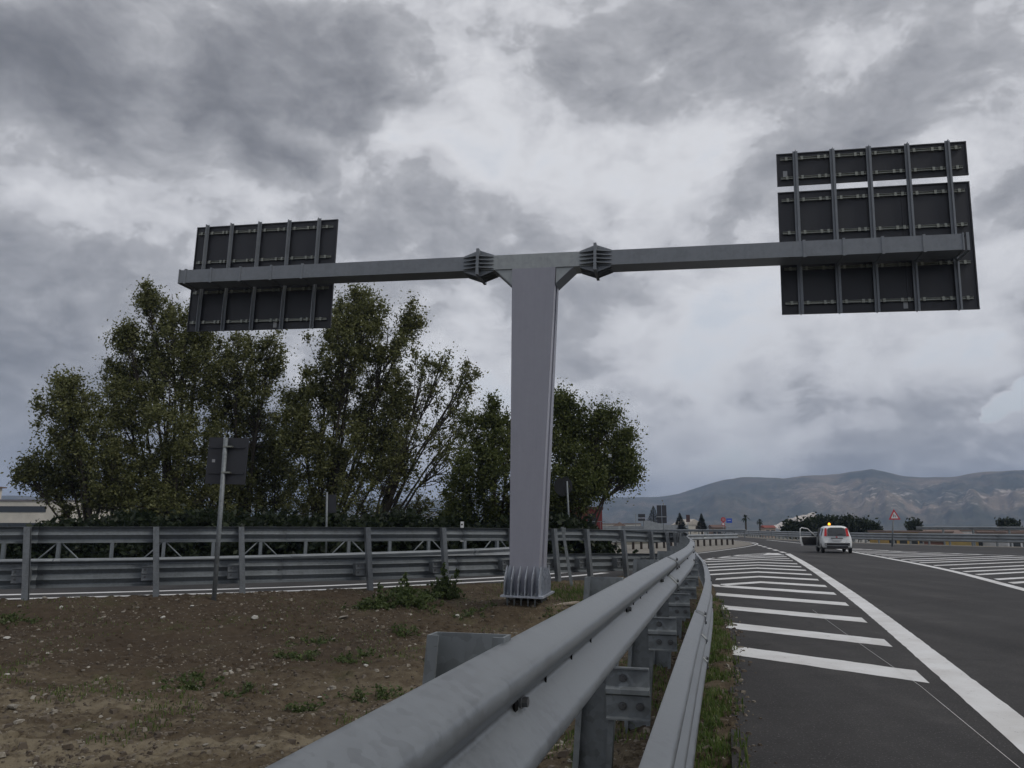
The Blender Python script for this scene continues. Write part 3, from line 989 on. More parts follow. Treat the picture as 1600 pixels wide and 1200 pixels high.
def truss_barrier():
    """rail on the far side of the ramp: lower beam, upper pipe, posts and slanted braces"""
    p0, _, _ = OUTER.at(OUTER.len * .6)
    root = thing('guardrail', 'guardrail on the far side of the ramp with slanted braces, ending right of the column', 'guardrail', (p0.x, p0.y, 0))
    o0 = Vector(OFF[root.name])
    prof = [(d, z * 1.12 + .60) for d, z in W2L]
    cuts = list(np.linspace(0, OUTER.len, 9))
    for a, b in zip(cuts, cuts[1:]):
        m = MB(); m.sweep(prof, frames(OUTER, max(0, a - .2), b, .05, .5)); m.build('lower_beam', M['galv_far'], root)
    up_end = OUTER.len - 8.5
    cu = list(np.linspace(0, up_end, 7))
    for a, b in zip(cu, cu[1:]):
        m = MB(); m.sweep([(-.08, 1.27), (0, 1.27), (0, 1.42), (-.08, 1.42)], frames(OUTER, a, b, -.1, .6)); m.build('upper_beam', M['galv_far'], root)
    pm = MB(); pm.box((0, 0, .68), (.12, .10, 1.5)); pme = pm.mesh('post', M['galv_left'])
    ps = MB(); ps.box((0, 0, .3), (.12, .08, .85)); pse = ps.mesh('post', M['galv_far'])
    q = .7; i = 0
    while q < OUTER.len - .4:
        p, d, nn = OUTER.at(q); b = p - nn * .14 - o0
        rz = math.atan2(nn.y, nn.x)
        if q < up_end:
            link('post', pme, root, (b.x, b.y, p.z), (0, 0, rz))
            if i % 2 == 0:
                for sg in (-1, 1):
                    a_ = p - nn * .2 + Vector((0, 0, 1.28)); c_ = OUTER.at(q + sg * .95)[0] - OUTER.at(q + sg * .95)[2] * .2 + Vector((0, 0, .35))
                    m = MB(); m.tube([a_, c_], .024, 6); m.build('brace', M['galv_left'], root)
        else:
            link('post', pse, root, (b.x, b.y, p.z), (0, 0, rz))
        q += 1.45; i += 1
    p, d, nn = OUTER.at(OUTER.len - .01)
    m = MB(); m.sweep([(-.10, .42), (.06, .42), (.06, .80), (-.10, .80)], frames(OUTER, OUTER.len - .03, OUTER.len - .001, .05, .02)); m.build('end_plate', M['galv_far'], root)


truss_barrier()


def simple_rail(label, path, posts_step, rails, post_h, mat, pmat, name='guardrail', group=None, pw=.10, back=.15, end_plate=True):
    p0, _, _ = path.at(path.len / 2)
    root = thing(name, label, 'guardrail', (p0.x, p0.y, 0), 0, group); o0 = Vector(OFF[root.name])
    for (rn, zc, prof, off, seg) in rails:
        n = max(1, int(path.len / seg)); cuts = np.linspace(0, path.len, n + 1)
        for a, b in zip(cuts, cuts[1:]):
            m = MB(); m.sweep([(d, z + zc) for d, z in prof], frames(path, max(0, a - .1), b, off, .8)); m.build(rn, mat, root)
    pm = MB(); pm.box((0, 0, post_h / 2 - .2), (.14, pw, post_h + .4)); me = pm.mesh('post', pmat)
    q = .3
    while q < path.len:
        p, d, nn = path.at(q); b = p - nn * back - o0
        link('post', me, root, (b.x, b.y, p.z), (0, 0, math.atan2(nn.y, nn.x))); q += posts_step
    return root


simple_rail('far double-wave guardrail on dark posts along the pale verge beyond the nose', VERGE_RAIL, 1.15, [('beam', .70, [(d, z * 1.35) for d, z in W2L], 0, 6)], .85, M['galv_far'], M['rust'])
BOX = [(-.06, -.07), (0, -.07), (0, .07), (-.06, .07)]
simple_rail('long guardrail along the far right edge of the road behind the white car', RIGHT, 2.0, [('beam', .62, [(d, z * 1.25) for d, z in W3L], 0, 8)], .9, M['galv_far'], M['galv_dark'])
UPR = Path([(66, 21), (59.4, 29), (51.4, 39.8), (45.4, 48.4), (39.6, 58), (37.0, 63.5), (35.6, 69)], 1.0, side=-1)
simple_rail('raised second rail behind the right guardrail beside the triangular warning sign', UPR, 3.0, [('beam', 1.36, [(d, z * .8) for d, z in W2L], 0, 8)], 1.42, M['galv_far'], M['galv_dark'])
FARR = Path([(30.2, 101), (26, 104), (21.5, 108), (15, 113), (6, 119)], 1.0, side=-1)
simple_rail('distant guardrail with closely set posts curving behind the nose', FARR, 1.25, [('beam', .98, W2L, 0, 6)], 1.05, M['galv_far'], M['galv_dark'])
FAR2 = Path([(31, 150), (20, 152), (6, 150), (-8, 146)], 1.0, side=-1)
simple_rail('farthest guardrail on the skyline in front of the distant houses', FAR2, 2.0, [('beam', 1.25, [(d, z * 1.4) for d, z in W3L], 0, 8)], 1.5, M['galv_far'], M['galv_dark'])
# road behind these, slightly raised ramp wall
t = thing('ramp_parapet', 'sloping grey parapet of a distant ramp beside the tall dark sign', 'parapet', (26, 126, -1))
m = MB(); a, b = at(1006, 812, 126), at(1042, 820, 131)
a2, b2 = Vector((a.x, a.y, -1.2)), Vector((b.x, b.y, -1.2))
m.hexa([a2, b2, b2 + Vector((-.1, .5, 0)), a2 + Vector((-.1, .5, 0)), a, b, b + Vector((-.1, .5, 0)), a + Vector((-.1, .5, 0))]); m.build('wall', M['galv_far'], t)
c_ = at(1075, 821, 137); c2 = Vector((c_.x, c_.y, -1.2))
m = MB(); m.hexa([b2 + Vector((.01, 0, 0)), c2, c2 + Vector((-.1, .5, 0)), b2 + Vector((-.09, .5, 0)), b + Vector((.01, 0, 0)), c_, c_ + Vector((-.1, .5, 0)), b + Vector((-.09, .5, 0))]); m.build('wall', M['galv_far'], t)


# ------------------------------------------------------------------ the sign gantry
GX, GY, GZ, GA, GT = .30, 15.45, .175, 11.9, 1.56
gantry = thing('sign_gantry', 'tall T-shaped grey sign gantry standing on the earth island', 'sign gantry', (GX, GY, GZ), rot=(0, 0, 0))
gantry.matrix_world = Matrix.Translation((GX, GY, GZ)) @ Matrix.Rotation(R(-GA), 4, 'Z') @ Matrix.Rotation(R(GT), 4, 'Y')
HB, BH, BD = 6.66, .315, .50


def gp(mb, name, mat, parent=gantry):
    return mb.build(name, mat, parent, True)


# column: tapering box, set-back side web between front and rear plates
def tbox(u0, u1, U0, U1, v0, v1, V0, V1, w0, w1):
    m = MB(); m.hexa([(u0, v0, w0), (u1, v0, w0), (u1, v1, w0), (u0, v1, w0), (U0, V0, w1), (U1, V0, w1), (U1, V1, w1), (U0, V1, w1)]); return m


m = tbox(-.362, .195, -.487, .440, .0, .30, .0, .18, 0.02, HB)
m.hexa([(-.345, .30, .02), (.165, .30, .02), (.165, .50, .02), (-.345, .50, .02), (-.467, .18, HB), (.41, .18, HB), (.41, .30, HB), (-.467, .30, HB)])
m.hexa([(-.362, .50, .02), (.205, .50, .02), (.205, .90, .02), (-.362, .90, .02), (-.487, .30, HB), (.446, .30, HB), (.446, .50, HB), (-.487, .50, HB)])
column = gp(m, 'column', M['column'])
m = MB(); m.box((.205, .16, 1.28), (.012, .26, .025)); m.box((.215, .68, 1.28), (.012, .34, .025)); gp(m, 'weld_seam', M['base'], column)
# base plate, ribs, anchors
m = MB(); m.box((-.062, .43, 0), (.83, 1.46, .035)); gp(m, 'base_plate', M['base'])


def rib(face, c):
    m = MB(); th = .012; ou = .26; h = .56; h0 = .26; os_ = .115
    u0, u1, v0, v1 = -.362, .20, 0.0, .90
    if face == 'f':
        m.prism([(c, v0 + .02, .018), (c, v0 - ou, .018), (c, v0 - ou, h0 + .06), (c, v0 - .03, h), (c, v0 + .02, h)], (th, 0, 0))
    elif face == 'b':
        m.prism([(c, v1 - .02, .018), (c, v1 + .22, .018), (c, v1 + .22, h0 + .06), (c, v1 + .03, h), (c, v1 - .02, h)], (th, 0, 0))
    elif face == 'r':
        m.prism([(u1 - .03, c, .018), (u1 + os_, c, .018), (u1 + os_, c, h0 + .06), (u1 + .02, c, h), (u1 - .03, c, h)], (0, th, 0))
    else:
        m.prism([(u0 + .02, c, .018), (u0 - os_ + .03, c, .018), (u0 - os_ + .03, c, h0 + .06), (u0 - .02, c, h), (u0 + .02, c, h)], (0, th, 0))
    gp(m, 'rib', M['base'])


for i in range(6):
    c = -.42 + i * .135
    rib('f', c); rib('b', c)
for i in range(6):
    c = -.02 + i * .18
    rib('r', c); rib('l', c)
bm_ = MB(); bm_.tube([(0, 0, -.22), (0, 0, .075)], .016, 8); bm_.tube([(0, 0, .018), (0, 0, .048)], .030, 6); bm_.tube([(0, 0, -.055), (0, 0, -.02)], .030, 6)
AN = bm_.mesh('anchor_bolt', M['galv_dark'])
for i in range(5):
    for v in (-.20, 1.06):
        link('anchor_bolt', AN, gantry, (-.352 + i * .135, v, 0))
for i in range(4):
    for u in (-.42, .27):
        link('anchor_bolt', AN, gantry, (u, .07 + i * .18, 0))
m = MB(); m.box((-.06, .45, -.17), (.55, 1.0, .16)); gp(m, 'dark_gap_block', M['dirt'])  # earth-coloured block added under the plate so the gap there stays dark

# beam
CL, CR = -1.22, 1.27


def beam(u0, u1, name, mat, h0=BH, h1=BH, d0=BD, d1=BD):
    m = MB(); z = HB; mid = z + BH / 2
    m.hexa([(u0, 0, mid - h0 / 2), (u1, 0, mid - h1 / 2), (u1, d1, mid - h1 / 2), (u0, d0, mid - h0 / 2), (u0, 0, mid + h0 / 2), (u1, 0, mid + h1 / 2), (u1, d1, mid + h1 / 2), (u0, d0, mid + h0 / 2)])
    return gp(m, name, mat)


beam(CL + .03, CR - .03, 'crosshead', M['gantry_light'])
armL = beam(-8.41, CL - .03, 'arm', M['gantry'], BH * .98, BH); armR = beam(CR + .03, 8.18, 'arm', M['gantry'])
# knee gussets under the crosshead
for sg, u0 in ((-1, -.487), (1, .446)):
    for v in (.03, .43):
        m = MB(); m.prism([(u0, v, HB - .001), (u0 + sg * .36, v, HB - .001), (u0, v, HB - .34)], (0, .02, 0)); gp(m, 'knee_gusset', M['gantry_light'])
    m = MB(); m.hexa([(u0, .0, HB - .36), (u0 + sg * .38, .0, HB - .002), (u0 + sg * .38, .5, HB - .002), (u0, .5, HB - .36),
                      (u0, .0, HB - .345), (u0 + sg * .365, .0, HB - .0015), (u0 + sg * .365, .5, HB - .0015), (u0, .5, HB - .345)]); gp(m, 'knee_plate', M['gantry'])
# bolted collars
for uc in (CL, CR):
    e = .13
    m = MB(); m.box((uc, BD / 2, HB + BH / 2), (.06, BD + 2 * e, BH + 2 * e)); fl = gp(m, 'flange', M['gantry'])
    for sg in (-1, 1):
        a = uc + sg * .03
        for i in range(4):
            w_ = HB + .025 + i * (BH - .062) / 3
            for v0, vd in ((0, -1), (BD, 1)):
                m = MB(); m.prism([(a, v0 - vd * .004, w_), (a, v0 + vd * e, w_), (a + sg * .30, v0 + vd * .02, w_), (a + sg * .30, v0 - vd * .004, w_)], (0, 0, .014)); gp(m, 'gusset', M['gantry'], fl)
        for i in range(4):
            v = .03 + i * (BD - .075) / 3
            for z0, zd in ((HB, -1), (HB + BH, 1)):
                m = MB(); m.prism([(a, v, z0 - zd * .004), (a, v, z0 + zd * e), (a + sg * .30, v, z0 + zd * .02), (a + sg * .30, v, z0 - zd * .004)], (0, .014, 0)); gp(m, 'gusset', M['gantry'], fl)
# arm ends
for u in (-8.41, 8.18):
    m = MB(); m.box((u, BD / 2, HB + BH / 2), (.025, BD + .03, BH + .03)); gp(m, 'end_plate', M['gantry'])


def sign(u0, u1, w0, w1, upr, rows, sticker=None, seams=()):
    v = .72
    m = MB(); m.box(((u0 + u1) / 2, v + .012, (w0 + w1) / 2), (u1 - u0, .022, w1 - w0)); pan = gp(m, 'sign_panel', M['panel_back'])
    for (cx, cz, sx, sz) in (((u0 + u1) / 2, w1 - .012, u1 - u0 + .006, .024), ((u0 + u1) / 2, w0 + .012, u1 - u0 + .006, .024), (u0 + .012, (w0 + w1) / 2, .024, w1 - w0 - .05), (u1 - .012, (w0 + w1) / 2, .024, w1 - w0 - .05)):
        m = MB(); m.box((cx, v - .006, cz), (sx, .03, sz)); gp(m, 'edge_trim', M['panel_back'], pan)
    m = MB(); m.box(((u0 + u1) / 2, v + .0265, (w0 + w1) / 2), (u1 - u0 - .01, .005, w1 - w0 - .01)); gp(m, 'sign_face', M['panel_face'], pan)
    for sx in seams:
        uu = u0 + sx * (u1 - u0); m = MB(); m.box((uu, v - .004, (w0 + w1) / 2), (.03, .014, w1 - w0 - .06)); gp(m, 'panel_joint', M['panel_back'], pan)
    edges = [u0 + .07] + [u0 + f * (u1 - u0) for f in upr] + [u1 - .10]
    for r in rows:
        w_ = w1 - r * (w1 - w0)
        for i, (a, b) in enumerate(zip(edges, edges[1:])):
            a_ = a + (.055 if i else 0); b_ = b - (.055 if i < len(edges) - 2 else 0)
            m = MB()   # channel: web with two lips
            m.box(((a_ + b_) / 2, v - .022, w_), (b_ - a_, .006, .05)); m.box(((a_ + b_) / 2, v - .036, w_ + .022), (b_ - a_, .028, .006)); m.box(((a_ + b_) / 2, v - .036, w_ - .022), (b_ - a_, .028, .006))
            rl_ = gp(m, 'rail', M['alu'], pan)
            m = MB()
            L_ = b_ - a_
            cs = [a_ + .08, b_ - .08, (a_ + b_) / 2 + .1] if L_ > .5 else [(a_ + b_) / 2]
            for cc in cs:
                m.box((cc, v - .048, w_), (.05, .02, .075))
            gp(m, 'clamp', M['alu'], pan)
    if sticker:
        su, sw = sticker
        m = MB(); m.box((u0 + su * (u1 - u0), v - .001, w0 + sw * (w1 - w0)), (.085, .004, .15)); gp(m, 'sticker', M['sticker'], pan)
    return pan


UL = (.085, .264, .464, .673, .88); UR = (.10, .30, .493, .693, .90)
SL = (-8.57, -4.87, 5.68, 8.31); SR = (4.99, 8.62, 5.69, 8.32); ST = (4.99, 8.62, 8.46, 9.18)
sign(SL[0], SL[1], SL[2], SL[3], UL, (.07, .35, .64, .92), (.62, .045))
sign(SR[0], SR[1], SR[2], SR[3], UR, (.075, .345, .64, .915), (.64, .05), (.31, .655))
sign(ST[0], ST[1], ST[2], ST[3], UR, (.19, .78), (.045, .36))
for (s4, fr, top) in ((SL, UL, SL[3] + .04), (SR, UR, ST[3] + .03)):
    for f in fr:
        u = s4[0] + f * (s4[1] - s4[0])
        m = MB()   # I-section upright
        m.box((u, .652, (s4[2] + top) / 2 - .02), (.10, .010, top - s4[2])); m.box((u, .695, (s4[2] + top) / 2 - .02), (.012, .076, top - s4[2])); m.box((u, .615 + .0, (s4[2] + top) / 2 - .02), (.012, .064, top - s4[2]))
        gp(m, 'upright', M['gantry'])
        m = MB()   # strap clamping the upright to the arm
        for (c, s_) in (((u, -.007, HB + BH / 2), (.05, .014, BH + .04)), ((u, BD / 2 + .04, HB + BH + .012), (.05, BD + .1, .016)), ((u, BD / 2 + .04, HB - .012), (.05, BD + .1, .016))):
            m.box(c, s_)
        gp(m, 'strap', M['gantry'])


# ------------------------------------------------------------------ small roadside signs
def panel_sign(label, base, top, size, pole_r=.045, facing=0.0, mats=None, shape='rect', name='road_sign', group=None, bands=True):
    base = Vector(base); top = Vector(top)
    root = thing(name, label, 'road sign', base, 0, group)
    m = MB(); m.tube([base - Vector((0, 0, .4)), top], pole_r, 12); m.build('pole', M['galv_dark'], root)
    return root


# square sign seen from behind, left of the trees
b0 = at(335, 924, 15.35); tp = at(353, 684, 15.35)
rs = panel_sign('square sign seen from behind on a slanting grey pole before the left guardrail', b0, tp, None)
w_, h_ = .80, .93
c0 = at(355, 720, 15.44)
m = MB(); m.box(c0, (w_, .018, h_), Matrix.Rotation(R(1.5), 3, 'Y')); pan = m.build('sign_panel', M['panel_back'], rs)
for dz in (.27, -.245):
    m = MB(); m.box(c0 + Vector((0, -.022, dz)), (w_ - .1, .024, .035), Matrix.Rotation(R(.8), 3, 'Y')); m.build('rail', M['panel_back'], pan)
    m = MB(); m.box(c0 + Vector((.03, -.075, dz + .005)), (.17, .12, .03)); m.build('clamp', M['alu'], pan)
m = MB(); m.box(c0 + Vector((-.27, -.0105, 0)), (.06, .003, .06)); m.build('sticker', M['sticker'], pan)


def round_plate(c, r, th, n, seg=28):
    m = MB(); n = Vector(n).normalized(); a = n.cross(Vector((0, 0, 1))).normalized(); b = a.cross(n)
    m.prism([c + a * r * math.cos(2 * PI * i / seg) + b * r * math.sin(2 * PI * i / seg) for i in range(seg)], n * th)
    return m


# narrow sign edge-on and round sign from behind, both beyond the ramp
b0 = at(510, 858, 31); tp = at(511, 769, 31)
rs = panel_sign('thin pole with a dark narrow sign in front of the poplars, left of centre', b0, tp, None, .04)
c0 = at(517, 787, 31.1); m = MB(); m.box(c0, (.42, .02, .72)); m.build('sign_panel', M['panel_back'], rs)
b0 = at(891, 850, 34); tp = at(886, 752, 34)
rs = panel_sign('slim pole with a dark round sign in front of the right tree', b0, tp, None, .04)
m = round_plate(at(880, 760, 34.1), .42, .02, (.35, 1, 0)); m.build('sign_panel', M['ink'], rs)
# delineator with two dots on top of the rail
b0 = at(722, 846, 27.6); tp = at(722, 815, 27.6)
t = thing('delineator', 'small white delineator with two dark dots above the left guardrail', 'delineator', b0)
m = MB(); m.box((b0 + tp) / 2, (.115, .03, (tp - b0).z)); m.build('plate', M['sign_white'], t)
for dz in (.10, .25):
    m = round_plate(tp + Vector((0, -.017, -dz)), .032, .006, (0, -1, 0), 12); m.build('reflector', M['ink'], t)

# triangular warning sign on the right
b0 = at(1393, 848, 60); tp = at(1398, 800, 60)
tri = panel_sign('white triangular warning sign with red border on a pole behind the right rail', b0, at(1396, 800, 60), None, .06)
c0 = at(1397.5, 806, 59.9)


def tri_plate(c, s, th, yoff):
    m = MB(); a = Vector((s, -.25 * s, 0)); h = s * 1.75
    m.prism([c + Vector((-s, yoff - .0, -h * .36)), c + Vector((s, yoff, -h * .36)), c + Vector((0, yoff, h * .64))], (0, th, 0)); return m


p_ = tri_plate(c0, .45, .03, 0).build('sign_panel', M['sign_red'], tri)
tri_plate(c0 + Vector((0, 0, -.01)), .29, .012, -.012).build('sign_face', M['sign_white'], p_)
for dx, h0_, h1_ in ((-.07, -.10, .12), (.05, -.10, .06)):
    m = MB(); m.box(c0 + Vector((dx, -.018, (h0_ + h1_) / 2)), (.045, .012, h1_ - h0_), Matrix.Rotation(R(12 if dx < 0 else -8), 3, 'Y')); m.build('symbol', M['ink'], p_)

# far signs
b0 = at(998, 838, 118); t_ = at(998, 803, 118)
t = thing('road_sign', 'far two-panel dark sign on two thin legs left of the tall sign', 'road sign', b0)
for dx in (-.45, .35):
    m = MB(); m.tube([b0 + Vector((dx, 0, -1)), t_ + Vector((dx, .05, 0))], .05, 6); m.build('leg', M['galv_dark'], t)
m = MB(); m.box(at(1002.5, 805.8, 118), (1.05, .06, .52)); m.build('sign_panel', M['panel_back'], t)
m = MB(); m.box(at(1002.5, 812, 118), (1.05, .06, .36)); m.build('sign_panel', M['panel_back'], t)
b0 = at(1037, 842, 108); t_ = at(1037, 788, 108)
t = thing('road_sign', 'tall dark far sign with pale crossbar and post before the conifer', 'road sign', b0)
m = MB(); m.tube([b0 + Vector((0, 0, -1)), t_ + Vector((0, .12, .2))], .09, 8); m.build('pole', M['galv_far'], t)
for dx in (-.345, .345):
    m = MB(); m.box(at(1034, 803.5, 108) + Vector((dx, 0, 0)), (.62, .08, 2.45)); m.build('sign_panel', M['panel_back'], t)
m = MB(); m.box(at(1034, 807.5, 108) + Vector((0, -.12, 0)), (1.5, .10, .12)); m.build('crossbar', M['galv_far'], t)
c0 = at(1035, 782.5, 108); m = MB(); m.prism([c0 + Vector((-.18, 0, .13)), c0 + Vector((.18, 0, .13)), c0 + Vector((0, 0, -.16))], (0, .04, 0)); m.build('top_plate', M['galv_far'], t)
b0 = at(1075, 838, 120); t = thing('road_sign', 'narrow brown far sign board in front of the pale gable house', 'road sign', b0)
m = MB(); m.tube([b0 + Vector((0, 0, -1)), at(1075, 816, 120)], .06, 6); m.build('pole', M['galv_far'], t)
m = MB(); m.box(at(1075, 810, 119.9), (.58, .06, 1.1)); m.build('sign_panel', mat('brown_board', (.06, .03, .03), .7), t)
b0 = at(1130, 838, 116); t = thing('road_sign', 'round red-rimmed far sign over a smaller white plate beside a blue sign', 'road sign', b0)
m = MB(); m.tube([b0 + Vector((0, 0, -1)), at(1130, 810, 116)], .05, 6); m.build('pole', M['galv_far'], t)
m = round_plate(at(1130, 812, 115.9), .36, .04, (0, -1, 0)); q = m.build('sign_panel', M['sign_red'], t)
m = round_plate(at(1130, 812, 115.84), .22, .03, (0, -1, 0)); m.build('sign_face', mat('faded_pink', (.45, .20, .2), .6), q)
m = round_plate(at(1130, 819, 115.9), .26, .04, (0, -1, 0)); q = m.build('sign_panel', M['sign_red'], t)
m = round_plate(at(1130, 819, 115.84), .17, .03, (0, -1, 0)); m.build('sign_face', M['sign_white'], q)
b0 = at(1139, 838, 118); t = thing('road_sign', 'small rectangular blue far sign right of the round red one', 'road sign', b0)
m = MB(); m.tube([b0 + Vector((0, 0, -1)), at(1139, 814, 118)], .05, 6); m.build('pole', M['galv_far'], t)
m = MB(); m.box(at(1139.3, 813.5, 117.9), (.86, .05, .66)); q = m.build('sign_panel', M['sign_blue'], t)
m = MB(); m.box(at(1139.3, 813.5, 117.86) + Vector((0, 0, .05)), (.5, .03, .07)); m.build('lettering', M['sign_white'], q)


# ------------------------------------------------------------------ the white car
def build_car():
    bx = at(1306, 864.5, 45.2)
    rz = -R(15.0)
    car = thing('parked_car', 'small white hatchback with amber beacon and open left front door', 'car', (bx.x, 44.9, .006), rz)
    # stations from the rear bumper forward: y, half width sill / belt / roof, z sill / belt / roof
    st = [(.00, .62, .66, .0, .42, .60, .62), (.02, .72, .76, .0, .34, .74, .78), (.10, .79, .80, .56, .30, .92, 1.30), (.20, .80, .815, .585, .26, .93, 1.48), (.45, .81, .82, .60, .24, .93, 1.54),
          (1.1, .81, .82, .61, .22, .92, 1.55), (1.8, .81, .82, .60, .22, .91, 1.53), (2.25, .81, .82, .565, .22, .90, 1.44), (2.85, .81, .81, .62, .23, .90, .98), (3.2, .79, .80, .62, .25, .84, .92), (3.5, .74, .75, .56, .3, .72, .80), (3.63, .62, .64, .5, .38, .60, .66)]
    rows = []
    for (y, a, b, c, zs, zb, zr) in st:
        c = max(c, .45)
        half = [(a * .55, zs - .02), (a * .93, zs), (a, zs + .10), (b, (zs + zb) / 2 + .05), (b * .985, zb), (c + (b - c) * .30, zb + (zr - zb) * .68), (c + .02, zr - .07), (c - .12, zr - .012), (c * .4, zr)]
        rows.append([(-x, y, z) for x, z in half[::-1]] + [(x, y, z) for x, z in half])
    rows = [[(x, y, z) for x, y, z in r] for r in rows]
    m = MB(); n = len(rows[0]); vs = [p for r in rows for p in r]
    fs = [(i * n + k_, (i + 1) * n + k_, (i + 1) * n + (k_ + 1) % n, i * n + (k_ + 1) % n) for i in range(len(rows) - 1) for k_ in range(n)]
    m.add(vs, [f[::-1] for f in fs], True)
    m.f += [tuple(range(n)), tuple((len(rows) - 1) * n + k_ for k_ in range(n - 1, -1, -1))]; m.sm += [False, False]
    body = m.build('body', M['white_car'], car, True)

    def quad(name, pts, mat, parent=car, th=.02, d=(0, -1, 0)):
        m = MB(); m.prism(pts, Vector(d) * th); return m.build(name, mat, parent, True)
    # tailgate glass follows the slope of the rear
    quad('rear_window', [(-.50, .045, .96), (.50, .045, .96), (.46, .125, 1.38), (.30, .14, 1.43), (-.30, .14, 1.43), (-.46, .125, 1.38)], M['glass'], th=.05, d=(0, -1, .2))
    quad('rear_wiper', [(-.02, .0, 1.0), (.34, .01, 1.08), (.34, .01, 1.10), (-.02, .0, 1.02)], M['dark_plastic'], th=.03)
    for sg in (-1, 1):
        quad('tail_light', [(sg * .52, .07, .95), (sg * .66, .10, .95), (sg * .60, .165, 1.40), (sg * .49, .155, 1.40)], M['tail'], th=.055, d=(sg * .15, -1, .1))
    m = MB(); m.box((0, -.005, .50), (1.34, .08, .13)); m.build('bumper_insert', M['dark_plastic'], car, True)
    for sg in (-1, 1):
        m = MB(); m.tube([(sg * .61, -.045, .50), (sg * .61, -.03, .50)], .045, 12); m.build('reflector', M['plate_white'], car, True)
    m = MB(); m.box((0, .01, .345), (1.12, .06, .11)); m.build('bumper_skirt', M['dark_plastic'], car, True)
    m = MB(); m.box((0, -.012, .755), (.50, .05, .11)); pl = m.build('number_plate', M['plate_white'], car, True)
    m = MB(); m.box((0, -.005, .845), (.64, .07, .04)); m.build('tailgate_handle', M['dark_plastic'], car, True)
    m = MB(); m.tube([(0, .06, .90), (0, .035, .90)], .045, 16); m.build('badge', M['tail'], car, True)
    for sg in (-1, 1):
        for y0, y1 in ((.35, 1.05), (1.15, 2.15)):
            if sg < 0 and y0 > 1: continue
            quad('side_window', [(sg * .80, y0, .97), (sg * .80, y1, .97), (sg * .675, y1 - .05 - (.35 if y0 > 1 else 0), 1.40), (sg * .675, y0 + .08, 1.40)], M['glass'], th=.022, d=(sg, 0, .2))
    # dark panel painting the shade inside the open left doorway
    quad('doorway_shade', [(-.795, 1.2, .36), (-.795, 2.3, .36), (-.80, 2.35, .9), (-.70, 1.92, 1.42), (-.70, 1.22, 1.42), (-.80, 1.2, .9)], M['dark_plastic'], th=.03, d=(-1, 0, 0))
    quad('windscreen', [(-.60, 2.80, 1.0), (.60, 2.80, 1.0), (.52, 2.30, 1.42), (-.52, 2.30, 1.42)], M['glass'], th=.03, d=(0, .6, .8))
    # wheels
    for y in (.55, 2.88):
        for sg in (-1, 1):
            m = MB(); pr = [(.0, .17), (.0, .24), (.03, .29), (.14, .29), (.17, .24), (.17, .17)]; seg = 20; vs = []
            for i in range(seg):
                a = 2 * PI * i / seg
                for (x, r_) in pr: vs.append((sg * (.82 - x), y + math.cos(a) * r_, .288 + math.sin(a) * r_))
            k_ = len(pr); m.add(vs, [(i * k_ + j, i * k_ + j + 1, ((i + 1) % seg) * k_ + j + 1, ((i + 1) % seg) * k_ + j) for i in range(seg) for j in range(k_ - 1)], True)
            wh = m.build('wheel', M['rubber'], car, True)
            m = MB(); m.tube([(sg * .66, y, .288), (sg * .80, y, .288)], .18, 18); m.build('rim', M['galv_far'], wh, True)
    for y in (.55, 2.88):
        m = MB(); m.box((0, y, .33), (1.2, .5, .16)); m.build('axle', M['dark_plastic'], car, True)
    # open door, hinged at its front edge
    hinge = Vector((-.83, 2.32, 0)); ang = R(62)
    rm = Matrix.Rotation(ang, 3, 'Z')

    def dpt(l, z, o=0.0):
        q = rm @ Vector((o, -l, 0)); return hinge + Vector((q.x, q.y, z))
    rot = lambda l, z, o: hinge + Vector((-l * math.sin(ang) + o * math.cos(ang), -l * math.cos(ang) - o * math.sin(ang), z))
    nrm = Vector((math.cos(ang), -math.sin(ang), 0))
    low = [rot(0, .34, 0), rot(1.02, .36, 0), rot(1.10, .62, 0), rot(1.12, .92, 0), rot(0, .90, 0)]
    m = MB(); m.prism(low, nrm * -.06); door = m.build('door', M['white_car'], car, True)
    m = MB(); m.prism([rot(.06, .40, .004), rot(.92, .40, .004), rot(1.0, .62, .004), rot(1.02, .88, .004), rot(.05, .88, .004)], nrm * .03); m.build('door_card', M['dark_plastic'], door, True)
    fr = [rot(.02, .90, -.03), rot(.55, 1.36, -.03), rot(.95, 1.43, -.03), rot(1.06, 1.36, -.03), rot(1.09, .92, -.03)]
    m = MB(); m.tube(fr, .028, 6); m.build('window_frame', M['white_car'], door, True)
    m = MB(); m.box(rot(.12, .98, -.16), (.2, .1, .14)); m.build('mirror', M['dark_plastic'], door, True)
    # beacon and aerial
    m = MB(); m.tube([(-.28, .62, 1.545), (-.28, .62, 1.575)], .075, 12); bb = m.build('beacon_base', M['dark_plastic'], car, True)
    m = MB(); m.tube([(-.28, .62, 1.575), (-.28, .62, 1.68), (-.28, .62, 1.71)], [.068, .060, .03], 14); m.build('beacon', M['beacon'], bb, True)
    m = MB(); m.tube([(.05, .75, 1.54), (.05, .45, 1.78)], .008, 6); m.build('aerial', M['dark_plastic'], car, True)
    # rounder, thicker paintwork
    md = body.modifiers.new('round', 'SUBSURF'); md.levels = 2; md.render_levels = 2


build_car()


